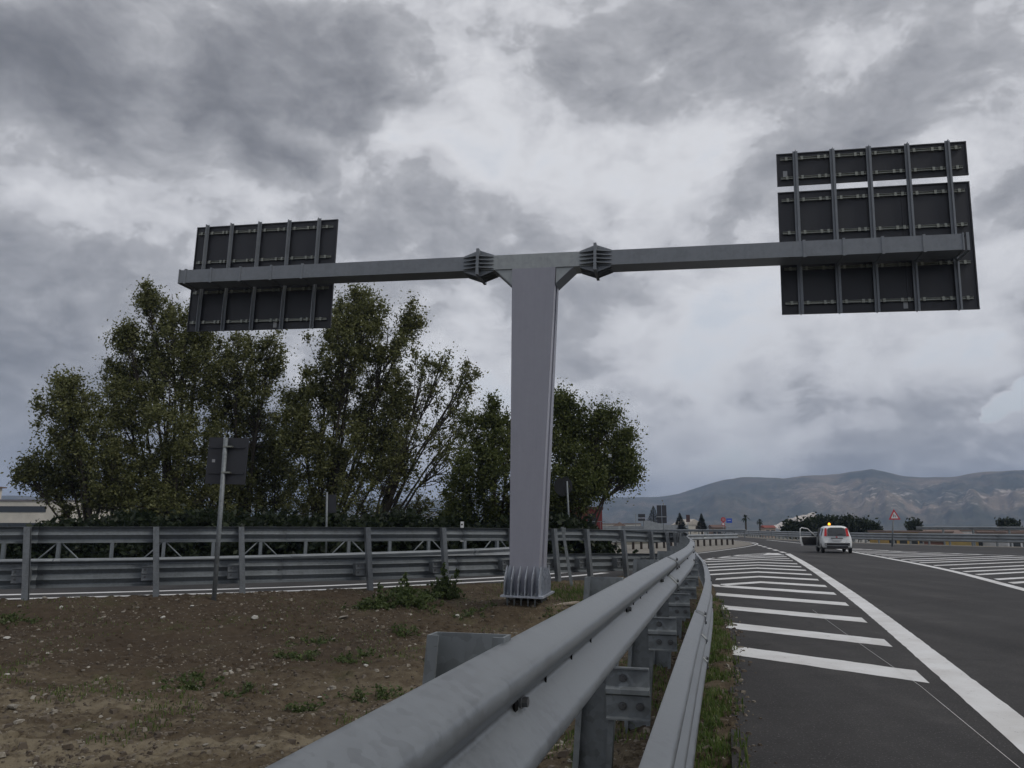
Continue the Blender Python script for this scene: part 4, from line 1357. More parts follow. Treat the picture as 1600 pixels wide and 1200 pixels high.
# ------------------------------------------------------------------ trees and shrubs
def leaf_cloud(centres, radii, per, size, rng, squash=.8):
    """leaf-sized quads scattered in clumps; returns verts, faces"""
    n = len(centres) * per
    c = np.repeat(centres, per, 0); r = np.repeat(radii, per)[:, None]
    g = rng.normal(size=(n, 3)); g /= np.linalg.norm(g, axis=1, keepdims=True) + 1e-9
    g *= np.clip(np.abs(rng.normal(0, .60, (n, 1))), 0, 1.25); g[:, 2] *= squash
    p = c + g * r
    a = rng.normal(size=(n, 3)); a /= np.linalg.norm(a, axis=1, keepdims=True)
    b = rng.normal(size=(n, 3)); b -= (a * b).sum(1, keepdims=True) * a; b /= np.linalg.norm(b, axis=1, keepdims=True)
    s = size * rng.uniform(.6, 1.35, (n, 1))
    v = np.stack([p - a * s, p - b * s * .62 + a * s * .1, p + a * s * 1.15, p + b * s * .62 + a * s * .1], 1).reshape(-1, 3)
    f = np.arange(n * 4).reshape(-1, 4)
    return v, f


def tree(label, lobes, Y, base_px, mat, per=150, leaf=.066, n_cl=None, clr=.60, trunks=((0, 0),), seed=1, gap=.13, group='trees behind the ramp', name='poplar_tree', dens=1.0, zbase=-1.2, depthk=1.0):
    """crown made of lobes given as (px, py, rx px, ry px); limbs grow from the trunk to the lobes and twigs to the leaf clumps"""
    rng = np.random.default_rng(seed)
    base = at(base_px, 840, Y); base.z = zbase
    root = thing(name, label, 'tree', base, 0, group)
    s = Y / FPX * 1.0
    cents = []; rads = []
    bark = MB()
    top = Vector(at(*lobes[0][:2], Y))
    for li, lb in enumerate(lobes):
        (px, py, rx, ry) = lb[:4]
        c = at(px, py, Y); RX, RZ = rx * s, ry * s; RY = (RX + RZ) / 2 * .8 * depthk
        c.y += rng.uniform(-.6, .6) * RX
        vol = RX * RZ * RY
        k_ = max(7, int(dens * (17 + 12.5 * vol ** .72)))
        g = rng.normal(size=(k_, 3)); g /= np.linalg.norm(g, axis=1, keepdims=True)
        rr = rng.random(k_) ** .42
        # lobed outline: the radius wobbles with direction
        wob = 1 + .22 * np.sin(g[:, 0] * 5 + li) * np.cos(g[:, 2] * 4 + 2 * li) + rng.normal(0, .07, k_)
        pts = np.array([c.x, c.y, c.z]) + g * (rr * wob)[:, None] * np.array([RX, RY, RZ])
        keep = rng.random(k_) > gap
        pts = pts[keep]
        cents.append(pts); rads.append(clr * rng.uniform(.55, 1.3, len(pts)))
        # limb to this lobe
        tb = base + Vector((rng.uniform(-.3, .3), rng.uniform(-.3, .3), 0))
        fork = tb.lerp(Vector((c.x, c.y, c.z)), .28); fork.x = tb.x * .75 + c.x * .25; fork.z = max(fork.z, zbase + (c.z - zbase) * .3)
        mid = fork.lerp(c, .55) + Vector((rng.uniform(-.3, .3), 0, rng.uniform(-.1, .5)))
        r0 = .07 + .045 * math.sqrt(max(.2, vol)) ** .8
        r0 = min(r0 * .8, .16)
        bark.tube([tb, fork, mid, c + Vector((0, 0, RZ * .35)), c + Vector((rng.uniform(-.2, .2), 0, RZ * .85))], [r0 * 1.1, r0 * .8, r0 * .5, r0 * .25, .012], 7, False)
        for p in pts[:: max(1, int(len(pts) / 26))]:
            q = Vector(p); st_ = mid.lerp(c, rng.uniform(0, 1)); st_.z = min(st_.z, q.z - .1) if st_.z > q.z else st_.z
            md = st_.lerp(q, .5) + Vector((0, 0, -.12))
            bark.tube([st_, md, q], [.030, .018, .007], 5, False)
    bark.tube([base, base.lerp(top, .25), base.lerp(top, .5)], [.26, .20, .12], 9, False)
    C_ = np.concatenate(cents); Rr = np.concatenate(rads)
    v, f = leaf_cloud(C_, Rr, per, leaf, rng, 1.25)
    # loose sprays poking out of the outline
    v = v - np.array(base)
    link('crown', np_mesh('crown', v, f, mat), root)
    bark.build('trunk', M['bark'], root)
    return root


TR = 'trees behind the ramp'
tree('low leafy poplar at the left edge of the tree row beside the flat building', [(112, 640, 45, 52), (150, 700, 62, 70), (85, 720, 52, 42), (70, 755, 40, 28), (135, 770, 80, 45), (190, 740, 50, 70), (115, 605, 22, 22), (48, 738, 20, 18)], 38, 160, M['leaf_poplar'], seed=3)
tree('tallest poplar group behind the left sign boards of the gantry', [(262, 495, 38, 50), (225, 560, 52, 66), (290, 570, 60, 80), (205, 640, 50, 70), (280, 670, 75, 80), (240, 745, 80, 60), (340, 720, 60, 80), (185, 590, 26, 45), (232, 470, 16, 24), (305, 500, 30, 60), (200, 530, 22, 26), (280, 790, 100, 40)], 40, 270, M['leaf_poplar'], seed=5)
tree('dense poplar between the tall group and the twin-topped one, behind the square sign', [(375, 560, 56, 55), (425, 560, 26, 44), (350, 620, 55, 70), (405, 640, 45, 60), (385, 720, 60, 70), (350, 780, 70, 45), (430, 770, 45, 50), (425, 700, 30, 50)], 41, 385, M['leaf_poplar'], seed=8)
tree('tall poplar right of the left sign boards with bright pointed top', [(575, 505, 40, 45), (545, 555, 55, 60), (605, 555, 48, 60), (510, 610, 52, 60), (575, 630, 70, 70), (480, 680, 50, 60), (540, 710, 66, 60), (620, 650, 40, 60), (560, 468, 18, 24), (530, 500, 22, 36), (640, 500, 18, 30), (500, 760, 60, 50), (600, 720, 45, 50), (460, 640, 26, 40)], 40, 500, M['leaf_poplar'], seed=12)
tree('sparse poplar with fanned bare branches left of the column', [(690, 575, 26, 34), (735, 585, 18, 34), (660, 600, 36, 50), (705, 640, 45, 50), (650, 690, 50, 50), (700, 720, 40, 45), (620, 740, 50, 40), (570, 780, 60, 30), (725, 670, 24, 40), (650, 790, 60, 26)], 39, 560, M['leaf_poplar'], seed=15, dens=.85, per=70, gap=.24, leaf=.062)
tree('yellow-green tree just left of the column', [(770, 655, 34, 32), (745, 690, 40, 45), (800, 690, 45, 50), (770, 740, 60, 55), (725, 760, 40, 45), (800, 780, 60, 45), (735, 800, 60, 26)], 36, 770, M['leaf_green'], leaf=.06, seed=18, group=TR)
tree('bushy dark green tree right of the column overhanging the red building', [(890, 655, 36, 32), (935, 660, 30, 28), (870, 700, 50, 50), (930, 705, 52, 50), (975, 690, 22, 30), (968, 730, 28, 30), (900, 755, 60, 50), (925, 758, 32, 20), (866, 790, 42, 40), (985, 742, 14, 12), (880, 632, 16, 14)], 36, 880, M['leaf_green'], leaf=.06, seed=21, dens=1.25, gap=.06)


def shrub(label, px, Y, w, h, mat, seed, z0=-.9, group=None, name='shrub', leaf=.08, per=40, clr=.34, cat='shrub', k=1.0, root_xy=None):
    rng = np.random.default_rng(seed)
    b = at(px, 840, Y) if root_xy is None else Vector((root_xy[0], root_xy[1], z0)); b.z = z0
    root = thing(name, label, cat, b, 0, group)
    n = max(8, int(26 * k * w * h))
    c = np.stack([rng.normal(0, .42, n) * w / 2 * 1.2, rng.normal(0, .4, n) * w / 2 * .8, np.abs(rng.random(n)) ** .8 * h], 1)
    c[:, 2] *= 1 - .45 * np.clip(np.abs(c[:, 0]) / (w / 2), 0, 1) ** 2
    v, f = leaf_cloud(c, clr * rng.uniform(.6, 1.2, n), per, leaf, rng)
    link('foliage', np_mesh('foliage', v, f, mat), root)
    m = MB()
    for i in range(0, n, max(1, n // 22)):
        q = Vector(c[i]); m.tube([(q.x * .2, q.y * .2, -.15), (q.x * .6, q.y * .6, q.z * .55), q], [.028, .02, .008], 5, False)
    m.build('stem', M['bark'], root, True)
    return root


SHRUB_LABELS = ['dark shrub below the long beige building at the left', 'dark shrub under the low poplar at the left end of the row', 'dark shrub under the tallest poplars, left of the square sign', 'dark shrub behind the pole of the square sign',
                'dark shrub between the square sign and the thin narrow sign', 'dark shrub behind the thin pole of the narrow sign', 'dark shrub under the sparse fanned poplar', 'dark shrub behind the small white delineator', 'dark shrub directly behind the gantry column', 'dark shrub right of the column behind the round sign pole']
for i, (px, w, h) in enumerate([(20, 4.5, 1.9), (120, 5, 2.3), (215, 5, 2.6), (320, 6, 2.7), (420, 6, 2.6), (520, 6, 2.5), (620, 6, 2.6), (710, 5, 2.4), (800, 5, 2.6), (870, 4.5, 2.5)]):
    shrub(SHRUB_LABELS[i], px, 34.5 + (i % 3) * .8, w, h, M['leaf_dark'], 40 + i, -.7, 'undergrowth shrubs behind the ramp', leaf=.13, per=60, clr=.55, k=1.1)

# far trees and hedges on the right
def conifer(label, px, top_py, base_py, Y, w, seed, group='far conifers'):
    rng = np.random.default_rng(seed); b = at(px, base_py, Y); tp = at(px, top_py, Y); root = thing('conifer_tree', label, 'tree', b, 0, group)
    h = (tp - b).z; vs = []; fs = []
    for k_ in range(26):
        f_ = k_ / 25; z = h * (.06 + .92 * f_); rad = w / 2 * (1 - f_ * .95)
        for j in range(16):
            a = rng.uniform(0, 2 * PI); L_ = rad * rng.uniform(.6, 1.15)
            d = np.array([math.cos(a), math.sin(a), 0]); s_ = np.array([-d[1], d[0], 0]) * (L_ * .42 + .14)
            o = np.array([0, 0, z]); b_ = len(vs)
            vs += [o, o + d * L_ * .55 + s_ + [0, 0, -.1], o + d * L_ + [0, 0, -.05 + .12 * rng.random()], o + d * L_ * .55 - s_ + [0, 0, -.1]]
            fs.append((b_, b_ + 1, b_ + 2, b_ + 3))
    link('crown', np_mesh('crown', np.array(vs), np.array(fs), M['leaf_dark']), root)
    m = MB(); m.tube([(0, 0, -1.5), (0, 0, h)], [.2, .03], 7); m.build('trunk', M['bark'], root, True)


conifer('far layered conifer half hidden by the tall dark sign', 1022, 790, 832, 135, 4.4, 61)
conifer('far broad conifer left of the pale gable house', 1063, 801, 832, 135, 3.4, 62)
conifer('far pointed conifer right of the pale gable house', 1097, 802, 832, 130, 2.8, 63)


def palm(label, px, top_py, Y, seed, sz):
    rng = np.random.default_rng(seed); b = at(px, 832, Y); tp = at(px, top_py, Y); root = thing('palm_tree', label, 'tree', b, 0, 'far palms')
    m = MB(); m.tube([b - Vector((0, 0, 3)), tp], [.22, .16], 7); m.build('trunk', M['bark'], root)
    m = MB()
    for k_ in range(44):
        a = rng.uniform(0, 2 * PI); e = rng.uniform(-.7, 1.4); d = Vector((math.cos(a) * math.cos(e), math.sin(a) * math.cos(e), math.sin(e))); s_ = Vector((-math.sin(a), math.cos(a), 0)) * .16 * sz
        p1 = tp + d * sz * .55; p2 = tp + d * sz + Vector((0, 0, -.35 * sz)); m.add([tp - s_ * .3, p1 - s_, p2, p1 + s_, tp + s_ * .3], [(0, 1, 2, 3, 4)])
    m.build('crown', M['leaf_dark'], root)


palm('slim palm standing on the skyline right of the blue sign', 1165, 809, 150, 71, 1.0); palm('smaller palm on the skyline beside the red-roofed house', 1187, 815, 170, 72, .95)
FT = 'far green trees behind the car'
for i, (px, py, rx, ry, lab) in enumerate([
        (1240, 823, 14, 7, 'low far tree right under the pale quarry hill'), (1262, 822, 14, 8, 'rounded far tree left of the beacon behind the car'), (1285, 818, 17, 10, 'far tree directly behind the amber beacon'),
        (1312, 818, 20, 10, 'far tree behind the car roof, right of the beacon'), (1340, 822, 18, 8, 'far tree just right of the white car'), (1360, 826, 16, 5, 'lowest far tree at the right end of the clump by the car')]):
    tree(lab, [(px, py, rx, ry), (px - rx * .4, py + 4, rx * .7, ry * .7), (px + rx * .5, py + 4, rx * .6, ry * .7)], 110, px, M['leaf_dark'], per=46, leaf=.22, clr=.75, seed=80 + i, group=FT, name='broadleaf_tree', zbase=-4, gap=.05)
for i, (px, py, rx, ry, lab) in enumerate([(1425, 824, 7, 5, 'small dark far tree right of the triangular warning sign'), (1433, 821, 4, 4, 'small dark far treetop beside another right of the warning sign'), (1570, 818, 8, 4, 'dark far pine crown above the rail at the right edge'), (1584, 819, 6, 4, 'rounded far pine crown touching another at the right edge')]):
    tree(lab, [(px, py, rx, ry), (px + rx * .4, py + 3, rx * .7, ry * .6)], 130, px, M['leaf_dark'], per=40, leaf=.22, clr=.7, seed=95 + i, group='far trees by the town', name='broadleaf_tree', zbase=-5, gap=.05)


# ------------------------------------------------------------------ buildings
def house(label, x, y, w, d, z0, h, col, rz=0, roof='flat', floors=2, cols=4, roofcol=(.2, .18, .16), group=None, name='house', wincol=None, win_w=.9, win_h=1.2, strips=False, balcony=False, eave=.25):
    root = thing(name, label, 'building', (x, y, z0), R(rz), group)
    wm = mat('wall_' + name, col, .85, 0, var=.12, vscale=.8)
    m = MB(); m.box((0, 0, h / 2), (w, d, h)); wall = m.build('wall', wm, root, True)
    rm = mat('roof_' + name, roofcol, .8, 0, var=.2, vscale=1.5)
    if roof == 'flat':
        m = MB(); m.box((0, 0, h + .1), (w + eave, d + eave, .2)); m.build('roof', rm, root, True)
    else:
        rh = min(w, d) * .22; m = MB()
        if roof == 'gable':   # ridge runs away from the viewer: gable end faces us
            m.prism([(-w / 2 - eave, -d / 2 - eave, h - .1), (w / 2 + eave, -d / 2 - eave, h - .1), (0, -d / 2 - eave, h + rh * 1.3)], (0, d + 2 * eave, 0))
        else:
            m.prism([(-w / 2 - eave, -d / 2 - eave, h), (-w / 2 - eave, d / 2 + eave, h), (-w / 2 - eave, 0, h + rh)], (w + 2 * eave, 0, 0))
        m.build('roof', rm, root, True)
    gm = M['glass']
    fh = h / floors
    for f in range(floors):
        if strips:
            m = MB(); m.box((-w * .04, -d / 2 - .02, f * fh + fh * .52), (w * .86, .06, fh * .36)); fr_ = m.build('window', gm, wall, True); continue
        for c in range(cols):
            cx = (c + .5) / cols * w - w / 2
            m = MB(); m.box((cx, -d / 2 - .015, f * fh + fh * .52), (win_w, .05, win_h)); wn_ = m.build('window', gm, root, True)
            m = MB(); m.box((cx, -d / 2 - .06, f * fh + fh * .52 - win_h / 2 - .05), (win_w + .2, .12, .08)); m.build('sill', wm, wn_, True)
    if balcony:
        m = MB(); m.box((w * .18, -d / 2 - .6, fh * (floors - 1)), (w * .7, 1.2, .16)); bc = m.build('balcony', wm, root, True)
        m = MB(); m.box((w * .18, -d / 2 - 1.17, fh * (floors - 1) + .95), (w * .7, .06, .06))
        for k_ in range(14): m.box((w * .18 - w * .35 + w * .7 * k_ / 13, -d / 2 - 1.17, fh * (floors - 1) + .5), (.04, .04, .88))
        m.build('railing', M['galv_dark'], bc, True)
    return root


p = at(30, 779, 95)
house('long beige flat-roofed building with dark window bands at the left edge', p.x - 7.2, 95 + 7, 25, 14, -3.5, p.z + 3.5 - .3, (.58, .55, .49), 4, 'flat', 4, strips=True, name='office_block', roofcol=(.17, .16, .18), eave=.2)
p = at(4, 762, 126)
house('taller beige building corner with brown eaves at the very left edge', p.x - 5, 122, 10, 8, -3.5, p.z + 3.4, (.60, .56, .48), 0, 'flat', 3, 3, (.16, .11, .09), name='apartment_block', eave=.9)
p = at(948, 795, 82)
house('red-walled house with a balcony peeking out behind the dark green tree', p.x - 4.4, 86, 8.6, 8, -3.5, p.z + 3.5, (.15, .028, .028), -6, 'flat', 3, 4, (.10, .05, .05), name='red_house', balcony=True)
far = [
    (958, 819, 230, 7, 5, (.42, .40, .36), 'flat', 'low cream far house beside the red-walled house'),
    (968, 817, 225, 5, 6, (.50, .47, .42), 'gable', 'small pale far house with a gable left of the two-panel sign'),
    (979, 818, 240, 8, 5, (.45, .42, .36), 'hip', 'wide cream far house with a pitched roof left of the two-panel sign'),
    (989, 819, 215, 4, 5, (.55, .54, .50), 'flat', 'narrow whitish far house just left of the two-panel sign'),
]
for px, py, Y, w, d, c, rf, lab in far:
    p = at(px, py, Y); house(lab, p.x, Y, w, d, -6, p.z + (6 if rf == 'flat' else 4.8), c, random.uniform(-12, 12), rf, 3, max(2, int(w / 2)), (.22, .15, .11), 'far houses on the skyline', win_w=.8, win_h=1.0)
p = at(1082, 811, 150)
house('pale cream far house showing its gable end between two conifers', p.x + .3, 156, 3.6, 8, -6, p.z + 6 - 1.0, (.55, .52, .45), 8, 'gable', 3, 1, (.50, .46, .40), win_w=.25, win_h=.3, eave=.1)
p = at(1120, 817, 190)
house('small red-brown far house behind the round red sign', p.x, 190, 3.2, 3, -6, p.z + 4.9, (.24, .17, .13), 5, 'hip', 3, 3, (.13, .08, .065))
p = at(1199, 818, 190)
house('tiny far house with a red roof under the small palm', p.x, 190, 2.6, 3, -6, p.z + 5.0, (.42, .33, .27), 5, 'hip', 3, 2, (.22, .06, .045))
town = [
    (1408, 829, 90, 3.4, 6, (.42, .27, .08), 'flat', 'ochre yellow building behind the right rail below the warning sign', 3),
    (1446, 830, 120, 7, 7, (.22, .22, .21), 'flat', 'grey low warehouse behind the right rail next to the ochre building', 5),
    (1478, 828, 135, 6, 7, (.40, .39, .38), 'hip', 'light grey far house with pitched roof behind the middle of the right rail', 4),
    (1502, 832, 105, 5, 6, (.30, .14, .10), 'hip', 'brick red low house behind the right rail', 3),
    (1522, 828, 140, 6, 6, (.55, .54, .52), 'flat', 'white flat-roofed far house behind the right rail', 4),
    (1540, 834, 95, 4.5, 6, (.45, .33, .12), 'flat', 'mustard yellow low building behind the right rail near the right edge', 3),
    (1560, 828, 130, 5, 6, (.36, .35, .34), 'hip', 'grey far house with dark roof under the pine crowns', 3),
    (1592, 831, 90, 4, 6, (.50, .51, .53), 'flat', 'whitish block filling the right edge behind the rail', 2),
    (1630, 829, 95, 6, 6, (.30, .29, .27), 'flat', 'dull brown-grey block farthest right behind the rail', 3),
    (1352, 829, 150, 5, 5, (.58, .57, .54), 'flat', 'small white far house right of the trees behind the car', 3),
]
for px, py, Y, w, d, c, rf, lab, nc in town:
    p = at(px, py, Y); house(lab, p.x, Y + 2, w, d, -6.2, p.z + (6.0 if rf == 'flat' else 4.9), c, random.uniform(-10, 10), rf, 3, nc, (.18, .13, .11), 'town buildings below the right rail', win_w=.8, win_h=1.0)


# ------------------------------------------------------------------ stones, sticks, weeds and grass on the earth island
def on_earth(px, py):
    d = ray(px, py); lo = None
    ts = np.linspace(1.5, 40, 1500); x = d.x * ts; y = d.y * ts; z = CAM_H + d.z * ts
    k_ = np.argmax(z < island_z(x, y)); t = ts[k_]
    return Vector((d.x * t, d.y * t, iz(d.x * t, d.y * t)))


def stone_mesh(name, seed, mat, flat=.6):
    import bmesh
    rng = np.random.default_rng(seed); b = bmesh.new(); bmesh.ops.create_icosphere(b, subdivisions=2, radius=1)
    cuts = [(Vector(rng.normal(size=3)).normalized(), rng.uniform(.45, .8)) for _ in range(9)]
    for v in b.verts:
        for n_, dd in cuts:
            e = v.co.dot(n_) - dd
            if e > 0: v.co -= n_ * e
        v.co.z *= flat; v.co += Vector(rng.normal(0, .025, 3))
    me = bpy.data.meshes.new(name); b.to_mesh(me); b.free(); me.materials.append(mat)
    return me


SM = [stone_mesh('rock', 200 + i, M['rock'], random.uniform(.45, .8)) for i in range(5)]; SW = [stone_mesh('rock', 210 + i, M['rock_white'], random.uniform(.45, .75)) for i in range(3)]
ROCKS = [(400, 967, 8, 1, 'largest pale stone on the dark bank below the square sign'), (405, 1167, 12, 0, 'big flat-topped grey rock just left of the near guardrail beam'),
         (122, 1141, 7, 0, 'smooth tan stone alone on the wheel tracks at lower left'), (12, 999, 7, 1, 'white flat stone at the left edge of the dark bank'),
         (310, 1077, 9, 0, 'slanting grey slab in the grass tuft of the lower ground'), (255, 966, 5, 1, 'bright white chip on the middle of the dark bank'),
         (10, 1055, 5, 1, 'white pebble at the left edge just above the wheel tracks'), (536, 967, 10, 0, 'broad pale stone at the foot of the weed bush'), (20, 1107, 14, 0, 'low dark grey slab at the left edge of the wheel tracks')]
for px, py, r_, wht, lab in ROCKS:
    p = on_earth(px, py); sc_r = r_ * p.y / FPX
    o = link('rock', (SW if wht else SM)[int(px) % (3 if wht else 5)], None, p + Vector((0, 0, sc_r * .15)), (random.uniform(-.2, .2), random.uniform(-.2, .2), random.uniform(0, 6)))
    o.scale = (sc_r, sc_r * .8, sc_r * random.uniform(.6, .9)); tag(o, lab, 'rock', 'rocks lying on the earth island')
MORE = [(157, 1018, 4), (440, 968, 5), (413, 983, 5), (375, 966, 4), (430, 1072, 7), (455, 1085, 6), (478, 1036, 4), (455, 998, 6), (572, 1042, 5), (250, 1082, 4), (275, 1165, 5), (640, 1010, 4), (715, 962, 5), (590, 980, 4), (170, 1125, 5),
        (520, 1000, 6), (560, 950, 6), (68, 1088, 6), (60, 985, 5), (225, 1000, 4), (300, 948, 4), (345, 1000, 3), (380, 1138, 5), (320, 1168, 6), (500, 1092, 5), (560, 1100, 4), (605, 1060, 5), (70, 935, 5), (95, 950, 5), (30, 948, 6), (655, 970, 4), (770, 965, 4), (735, 1000, 3), (192, 958, 4), (215, 950, 4), (130, 1048, 4), (360, 1050, 4), (425, 1128, 5)]
for i, (px, py, r_) in enumerate(MORE):
    p = on_earth(px, py); sc_r = r_ * p.y / FPX * .95
    o = link('rock', SM[i % 5] if i % 4 else SW[i % 3], None, p + Vector((0, 0, sc_r * .1)), (random.uniform(-.3, .3), random.uniform(-.3, .3), random.uniform(0, 6)))
    o.scale = (sc_r, sc_r * random.uniform(.6, .9), sc_r * random.uniform(.5, .9)); tag(o, 'small pale stone scattered on the brown earth', 'rock', 'small stones on the earth island')


def gravel():
    rng = np.random.default_rng(5); n = 46000
    y = 2.0 + 16 * rng.random(n) ** .9; u = rng.uniform(-.72, .28, n); x = u * y + rng.normal(0, .4, n)
    ok = inside_poly(x, y, ISL) & (dist_poly(x, y, left3) > .15)
    cl = fbm(x * .8, y * .8, 4); ok &= rng.random(n) < np.clip((cl - .30) * 3.2, .12, 1)
    x, y = x[ok], y[ok]
    q = 3 + rng.random(650) ** 1.3 * 16; e = np.array([(p.x, p.y, nn.x, nn.y) for p, d, nn in (NEAR.at(a_) for a_ in q)]); o_ = .42 + np.abs(rng.normal(0, .10, len(q)))
    x = np.concatenate([x, e[:, 0] + e[:, 2] * o_]); y = np.concatenate([y, e[:, 1] + e[:, 3] * o_])
    n = len(x); z = np.where(inside_poly(x, y, ISL), island_z(x, y), .002)
    r = np.clip(rng.lognormal(-4.5, .6, n), .005, .05)
    base = np.array([(-1, -.7, -.6), (1, -.8, -.6), (.9, .8, -.6), (-.9, .7, -.6), (-.6, -.5, .6), (.7, -.45, .5), (.5, .55, .65), (-.65, .45, .5)], float)
    tri = np.array([(4, 5, 6), (4, 6, 7), (0, 1, 5), (0, 5, 4), (1, 2, 6), (1, 6, 5), (2, 3, 7), (2, 7, 6), (3, 0, 4), (3, 4, 7)])
    a = rng.uniform(0, 2 * PI, n); ca, sa = np.cos(a), np.sin(a)
    loc = base[None] * rng.uniform(.55, 1.25, (n, 8, 3))
    X = (loc[..., 0] * ca[:, None] - loc[..., 1] * sa[:, None]) * r[:, None] + x[:, None]; Y_ = (loc[..., 0] * sa[:, None] + loc[..., 1] * ca[:, None]) * r[:, None] + y[:, None]
    Z = loc[..., 2] * r[:, None] * .75 + z[:, None] + r[:, None] * .15
    V = np.stack([X, Y_, Z], -1).reshape(-1, 3); F = (tri[None] + (np.arange(n) * 8)[:, None, None]).reshape(-1, 3)
    tag(link('gravel', np_mesh('gravel', V, F, M['gravel'])), 'loose gravel and chips strewn over the brown earth', 'gravel', kind='stuff')


gravel()


def clods():
    rng = np.random.default_rng(15); n = 15000
    y = 2.2 + 15 * rng.random(n) ** .9; u = rng.uniform(-.72, .28, n); x = u * y + rng.normal(0, .4, n)
    ok = inside_poly(x, y, ISL) & (dist_poly(x, y, left3) > .2) & (dist_poly(x, y, near3) > .15) & (rng.random(n) < np.clip((fbm(x * .7 + 9, y * .7, 4) - .38) * 5, .04, 1))
    x, y = x[ok], y[ok]; n = len(x); z = island_z(x, y); r = np.clip(rng.lognormal(-3.75, .5, n), .012, .085)
    phi = np.array([(-1, -.7, -.6), (1, -.8, -.6), (.9, .8, -.6), (-.9, .7, -.6), (-.6, -.5, .5), (.7, -.45, .4), (.5, .55, .5), (-.65, .45, .4), (0, 0, .75)], float)
    tri = np.array([(4, 5, 8), (5, 6, 8), (6, 7, 8), (7, 4, 8), (0, 1, 5), (0, 5, 4), (1, 2, 6), (1, 6, 5), (2, 3, 7), (2, 7, 6), (3, 0, 4), (3, 4, 7)])
    a = rng.uniform(0, 2 * PI, n); ca, sa = np.cos(a), np.sin(a); loc = phi[None] * rng.uniform(.6, 1.2, (n, 9, 3))
    V = np.stack([(loc[..., 0] * ca[:, None] - loc[..., 1] * sa[:, None]) * r[:, None] + x[:, None], (loc[..., 0] * sa[:, None] + loc[..., 1] * ca[:, None]) * r[:, None] + y[:, None], loc[..., 2] * r[:, None] * .7 + z[:, None]], -1).reshape(-1, 3)
    F = (tri[None] + (np.arange(n) * 9)[:, None, None]).reshape(-1, 3)
    tag(link('clods', np_mesh('clods', V, F, M['dirt'], True)), 'crumbly brown clods of turned earth between the rails', 'earth clods', kind='stuff')


clods()


def blades(x, y, z, h, rng, w=.006, lean=.5):
    n = len(x); a = rng.uniform(0, 2 * PI, n); d = np.stack([np.cos(a), np.sin(a), np.zeros(n)], 1); s_ = np.stack([-d[:, 1], d[:, 0], np.zeros(n)], 1) * w
    o = np.stack([x, y, z - .01], 1); l_ = (lean * rng.random(n))[:, None]; H = h[:, None]
    mid = o + d * H * l_ * .35 + np.array([0, 0, 1]) * H * .6; tip = o + d * H * l_ * 1.1 + np.array([0, 0, 1]) * H * (1 - .35 * l_)
    V = np.stack([o - s_, o + s_, mid + s_ * .7, mid - s_ * .7, tip], 1).reshape(-1, 3)
    k_ = (np.arange(n) * 5)[:, None]; F = np.concatenate([k_ + [0, 1, 2], k_ + [0, 2, 3], k_ + [3, 2, 4]])
    return V, F


def grass():
    rng = np.random.default_rng(6); V = []; F = []; off = 0

    def put(x, y, h, w=.006, lean=.6):
        nonlocal off
        z = np.maximum(island_z(x, y), -.5); z = np.where(inside_poly(x, y, ISL), z, .0)
        v, f = blades(x, y, z, h, rng, w, lean); V.append(v); F.append(f + off); off += len(v)
    # strip by the near rail
    n = 15000; q = NEAR.s[0] + rng.random(n) ** 1.2 * 17; pts = np.array([(p.x, p.y, nn.x, nn.y) for p, d, nn in (NEAR.at(3 + a) for a in q)])
    offs = np.clip(rng.normal(.27, .13, n), -.5, .52); x = pts[:, 0] + pts[:, 2] * offs; y = pts[:, 1] + pts[:, 3] * offs
    keep = fbm(x * 2.2, y * 2.2, 3) > .42; x, y = x[keep], y[keep]
    put(x, y, rng.uniform(.02, .10, len(x)))
    n = 7000; q = rng.random(n) * 15; pts = np.array([(p.x, p.y, nn.x, nn.y) for p, d, nn in (NEAR.at(3 + a) for a in q)])
    offs = rng.uniform(-1.1, .1, n); x = pts[:, 0] + pts[:, 2] * offs; y = pts[:, 1] + pts[:, 3] * offs
    keep = fbm(x * 1.6 + 5, y * 1.6, 3) > .53; x, y = x[keep], y[keep]; put(x, y, rng.uniform(.03, .11, len(x)))
    # sparse seedlings over the island, thick round the hollow by the column and along the crest
    n = 60000; y = 3 + 18 * rng.random(n); x = rng.uniform(-.7, .25, n) * y
    keep = inside_poly(x, y, ISL) & (fbm(x * .9 + 31, y * .9, 4) > .61) & ((y < 10.5) | (rng.random(n) < .35)); x, y = x[keep], y[keep]; put(x, y, rng.uniform(.02, .085, len(x)), .006, .9)
    n = 5000; x = rng.normal(2.1, .9, n); y = rng.normal(18.4, .8, n); keep = inside_poly(x, y, ISL); put(x[keep], y[keep], rng.uniform(.04, .14, keep.sum()), .007)
    tag(link('grass', np_mesh('grass', np.concatenate(V), np.concatenate(F), M['grass'])), 'short grass and seedlings along the rail and over the earth', 'grass', kind='stuff')


grass()


